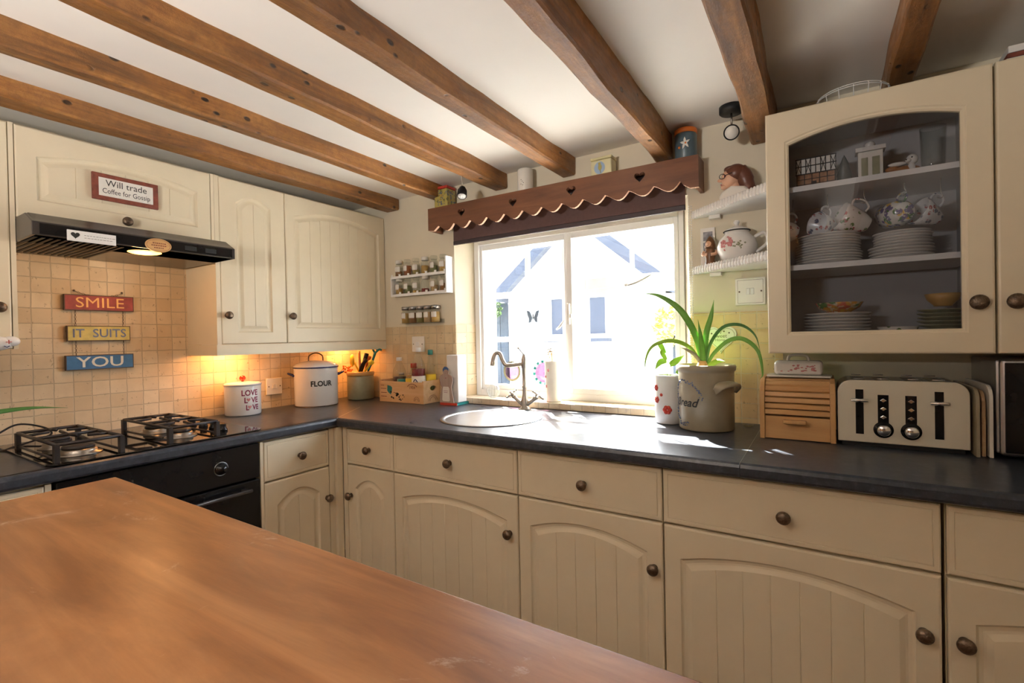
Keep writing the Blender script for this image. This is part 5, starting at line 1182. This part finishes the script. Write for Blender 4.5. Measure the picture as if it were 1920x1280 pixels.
MB().lathe([(.0001, 0), (.016, 0), (.016, .004), (.006, .006), (.022, .012), (.018, .03), (.020, .032), (.014, .055), (.015, .057), (.006, .082), (.0001, .095)], n=20).build('tree_body', P('dark_green_glaze', (.03, .05, .045), .4), t)
t = thing('shopfront_ornament', 'pale shopfront house ornament in the middle of the top glazed shelf', 'ornament', (2.545, -.20, TZ))
MB().box(-.030, .030, -.018, .018, 0, .088).build('house_body', 'ceramic', t, bevel=.002); MB().box(-.036, .036, -.024, .022, .0885, .100).lathe([(.0001, .12), (.010, .118), (.014, .112), (.012, .1005)], (0, 0, 0), 16).build('cornice', 'china', t)
MB().box(-.022, -.006, -.0188, -.018, .012, .07).box(.004, .022, -.0188, -.018, .012, .07).build('window', 'stoneg', t)
t = thing('animal_figurine', 'small white-faced brown animal figurine lying on the top glazed shelf', 'figurine', (2.628, -.20, TZ))
MB().ball((0, 0, .016), (.036, .016, .016), n=20, m=12).ball((-.03, -.002, .026), (.018, .010, .009)).build('body', P('russet_glaze', (.42, .17, .06), .35), t)
MB().ball((.014, -.006, .046), (.014, .013, .015), n=18, m=12).ball((.004, -.016, .042), (.007, .007, .006)).ball((.012, -.010, .022), (.009, .007, .016)).ball((-.020, -.008, .038), (.022, .006, .006)).build('white_head', 'china', t)
MB().ball((.012, -.0185, .049), .0022, n=8, m=6).ball((-.001, -.0215, .043), .002, n=8, m=6).build('eyes_and_nose', 'ink', t)
t = thing('glass_tumbler', 'tall clear glass at the right end of the top glazed shelf', 'glass', (2.690, -.19, TZ))
MB().lathe([(.0001, 0), (.024, 0), (.026, .003), (.030, .13), (.0285, .13), (.024, .006), (.0001, .005)], n=28).build('glass_body', 'clear', t)

# ================================================================== OUTSIDE THE WINDOW
tag(MB().box(-14, 14, .26, 26, -.35, -.25).build('yard', 'stone_out'), kind='structure')
t = thing('neighbour_cottage', 'white gabled cottage with dark sloping timbers across the yard', 'house', (-.83, 5.0, -.25))
def hx(p): return [(a + .83, b_ + .25) for a, b_ in p]
MB().prism(hx([(-2.1, -.25), (.35, -.25), (.35, 2.05), (-.83, 3.05), (-2.1, 2.0)]), 'y', 0, 4).build('gable_wall', 'render_out', t)
for a, c in (((-2.25, 1.86), (-.83, 3.06)), ((.60, 1.86), (-.83, 3.06))):
    d = (Vector(c) - Vector(a)).normalized(); nrm = Vector((-d.y, d.x)) * (.17 if a[0] < c[0] else -.17)
    MB().prism(hx([a, c, (c[0], c[1] + .20), (a[0] + nrm.x, a[1] + nrm.y)]), 'y', -.16, 4.1).build('roof_slope', 'timber_out', t)
MB().prism(hx([(-6.5, -.25), (-2.1, -.25), (-2.1, 1.95), (-6.5, 1.95)]), 'y', 1.2, 4).build('side_wall', 'render_out', t)
vs = [(-6.5 + .83, .9, 2.15), (-2.0 + .83, .9, 2.15), (-1.3 + .83, 3.2, 4.1), (-6.5 + .83, 3.2, 4.1)]
MB().add(vs + [(v[0], v[1] + .1, v[2] + .08) for v in vs], [(0, 1, 2, 3), (4, 5, 6, 7), (0, 1, 5, 4), (1, 2, 6, 5), (2, 3, 7, 6), (3, 0, 4, 7)]).build('tiled_roof', 'roof_out', t)
MB().prism(hx([(.35, -.25), (4.5, -.25), (4.5, 1.9), (.35, 1.9)]), 'y', .8, 4).build('side_wall', 'render_out', t)
for x0, x1, z0, z1 in ((-.68, -.33, 1.28, 1.84), (-1.26, -1.03, 1.28, 1.85)):
    f = MB(); frame_rect(f, x0 + .83 - .04, x1 + .83 + .04, z0 + .25 - .04, z1 + .25 + .04, .04, -.05, .0); f = f.build('window_frame', 'frame', t); MB().box(x0 + .83, x1 + .83, -.02, -.005, z0 + .25, z1 + .25).build('pane', 'timber_out', f)
    MB().box(x0 + .75, x1 + .91, -.16, 0, z0 + .25 - .12, z0 + .25 - .07).build('window_sill', 'timber_out', f)
t = thing('garden_fence', 'weathered dark fence with shrubs left of the white cottage', 'fence', (-3.75, 5.6, -.25))
for k in range(15): MB().box(-1.3 + k * .17, -1.3 + k * .17 + .16, -.015, .015, 0, 2.15).build('fence_board', 'fence_out', t)
MB().box(-1.3, 1.08, .016, .06, .5, .6).box(-1.3, 1.08, .016, .06, 1.6, 1.7).build('rail', 'fence_out', t)
def shrub(label, c, r, m_='hedge', n=500):
    rs_ = random.Random(int(c[0] * 100)); L = MB(); t = thing('shrub', label, 'shrub', (c[0], c[1], -.25))
    for k in range(n):
        v = Vector((rs_.gauss(0, 1), rs_.gauss(0, 1), rs_.gauss(0, 1))).normalized() * rs_.uniform(.7, 1); p = Vector((v.x * r[0], v.y * r[1], c[2] + .25 + v.z * r[2])); d = Vector((rs_.uniform(-1, 1), rs_.uniform(-1, 1), rs_.uniform(-.3, 1))).normalized() * .08
        L.leaf([p, p + d * .5, p + d], .04, n=1)
    tag(L.build('foliage', m_, t), kind='stuff'); MB().tube([(0, 0, 0), (0, 0, c[2] + .25 - r[2] * .4)], [.03, .02], 8).build('trunk', 'fence_out', t)
shrub('leafy shrub hanging over the dark fence beyond the left panes', (-2.72, 5.25, 1.78), (.30, .2, .30))
M['yellowbush'] = P('yellow_blossom', (.75, .62, .12), .7, var=.4, nscale=30)
shrub('yellow-flowering shrub outside beyond the right window pane', (.80, 4.5, 1.35), (.28, .25, .28), 'yellowbush')
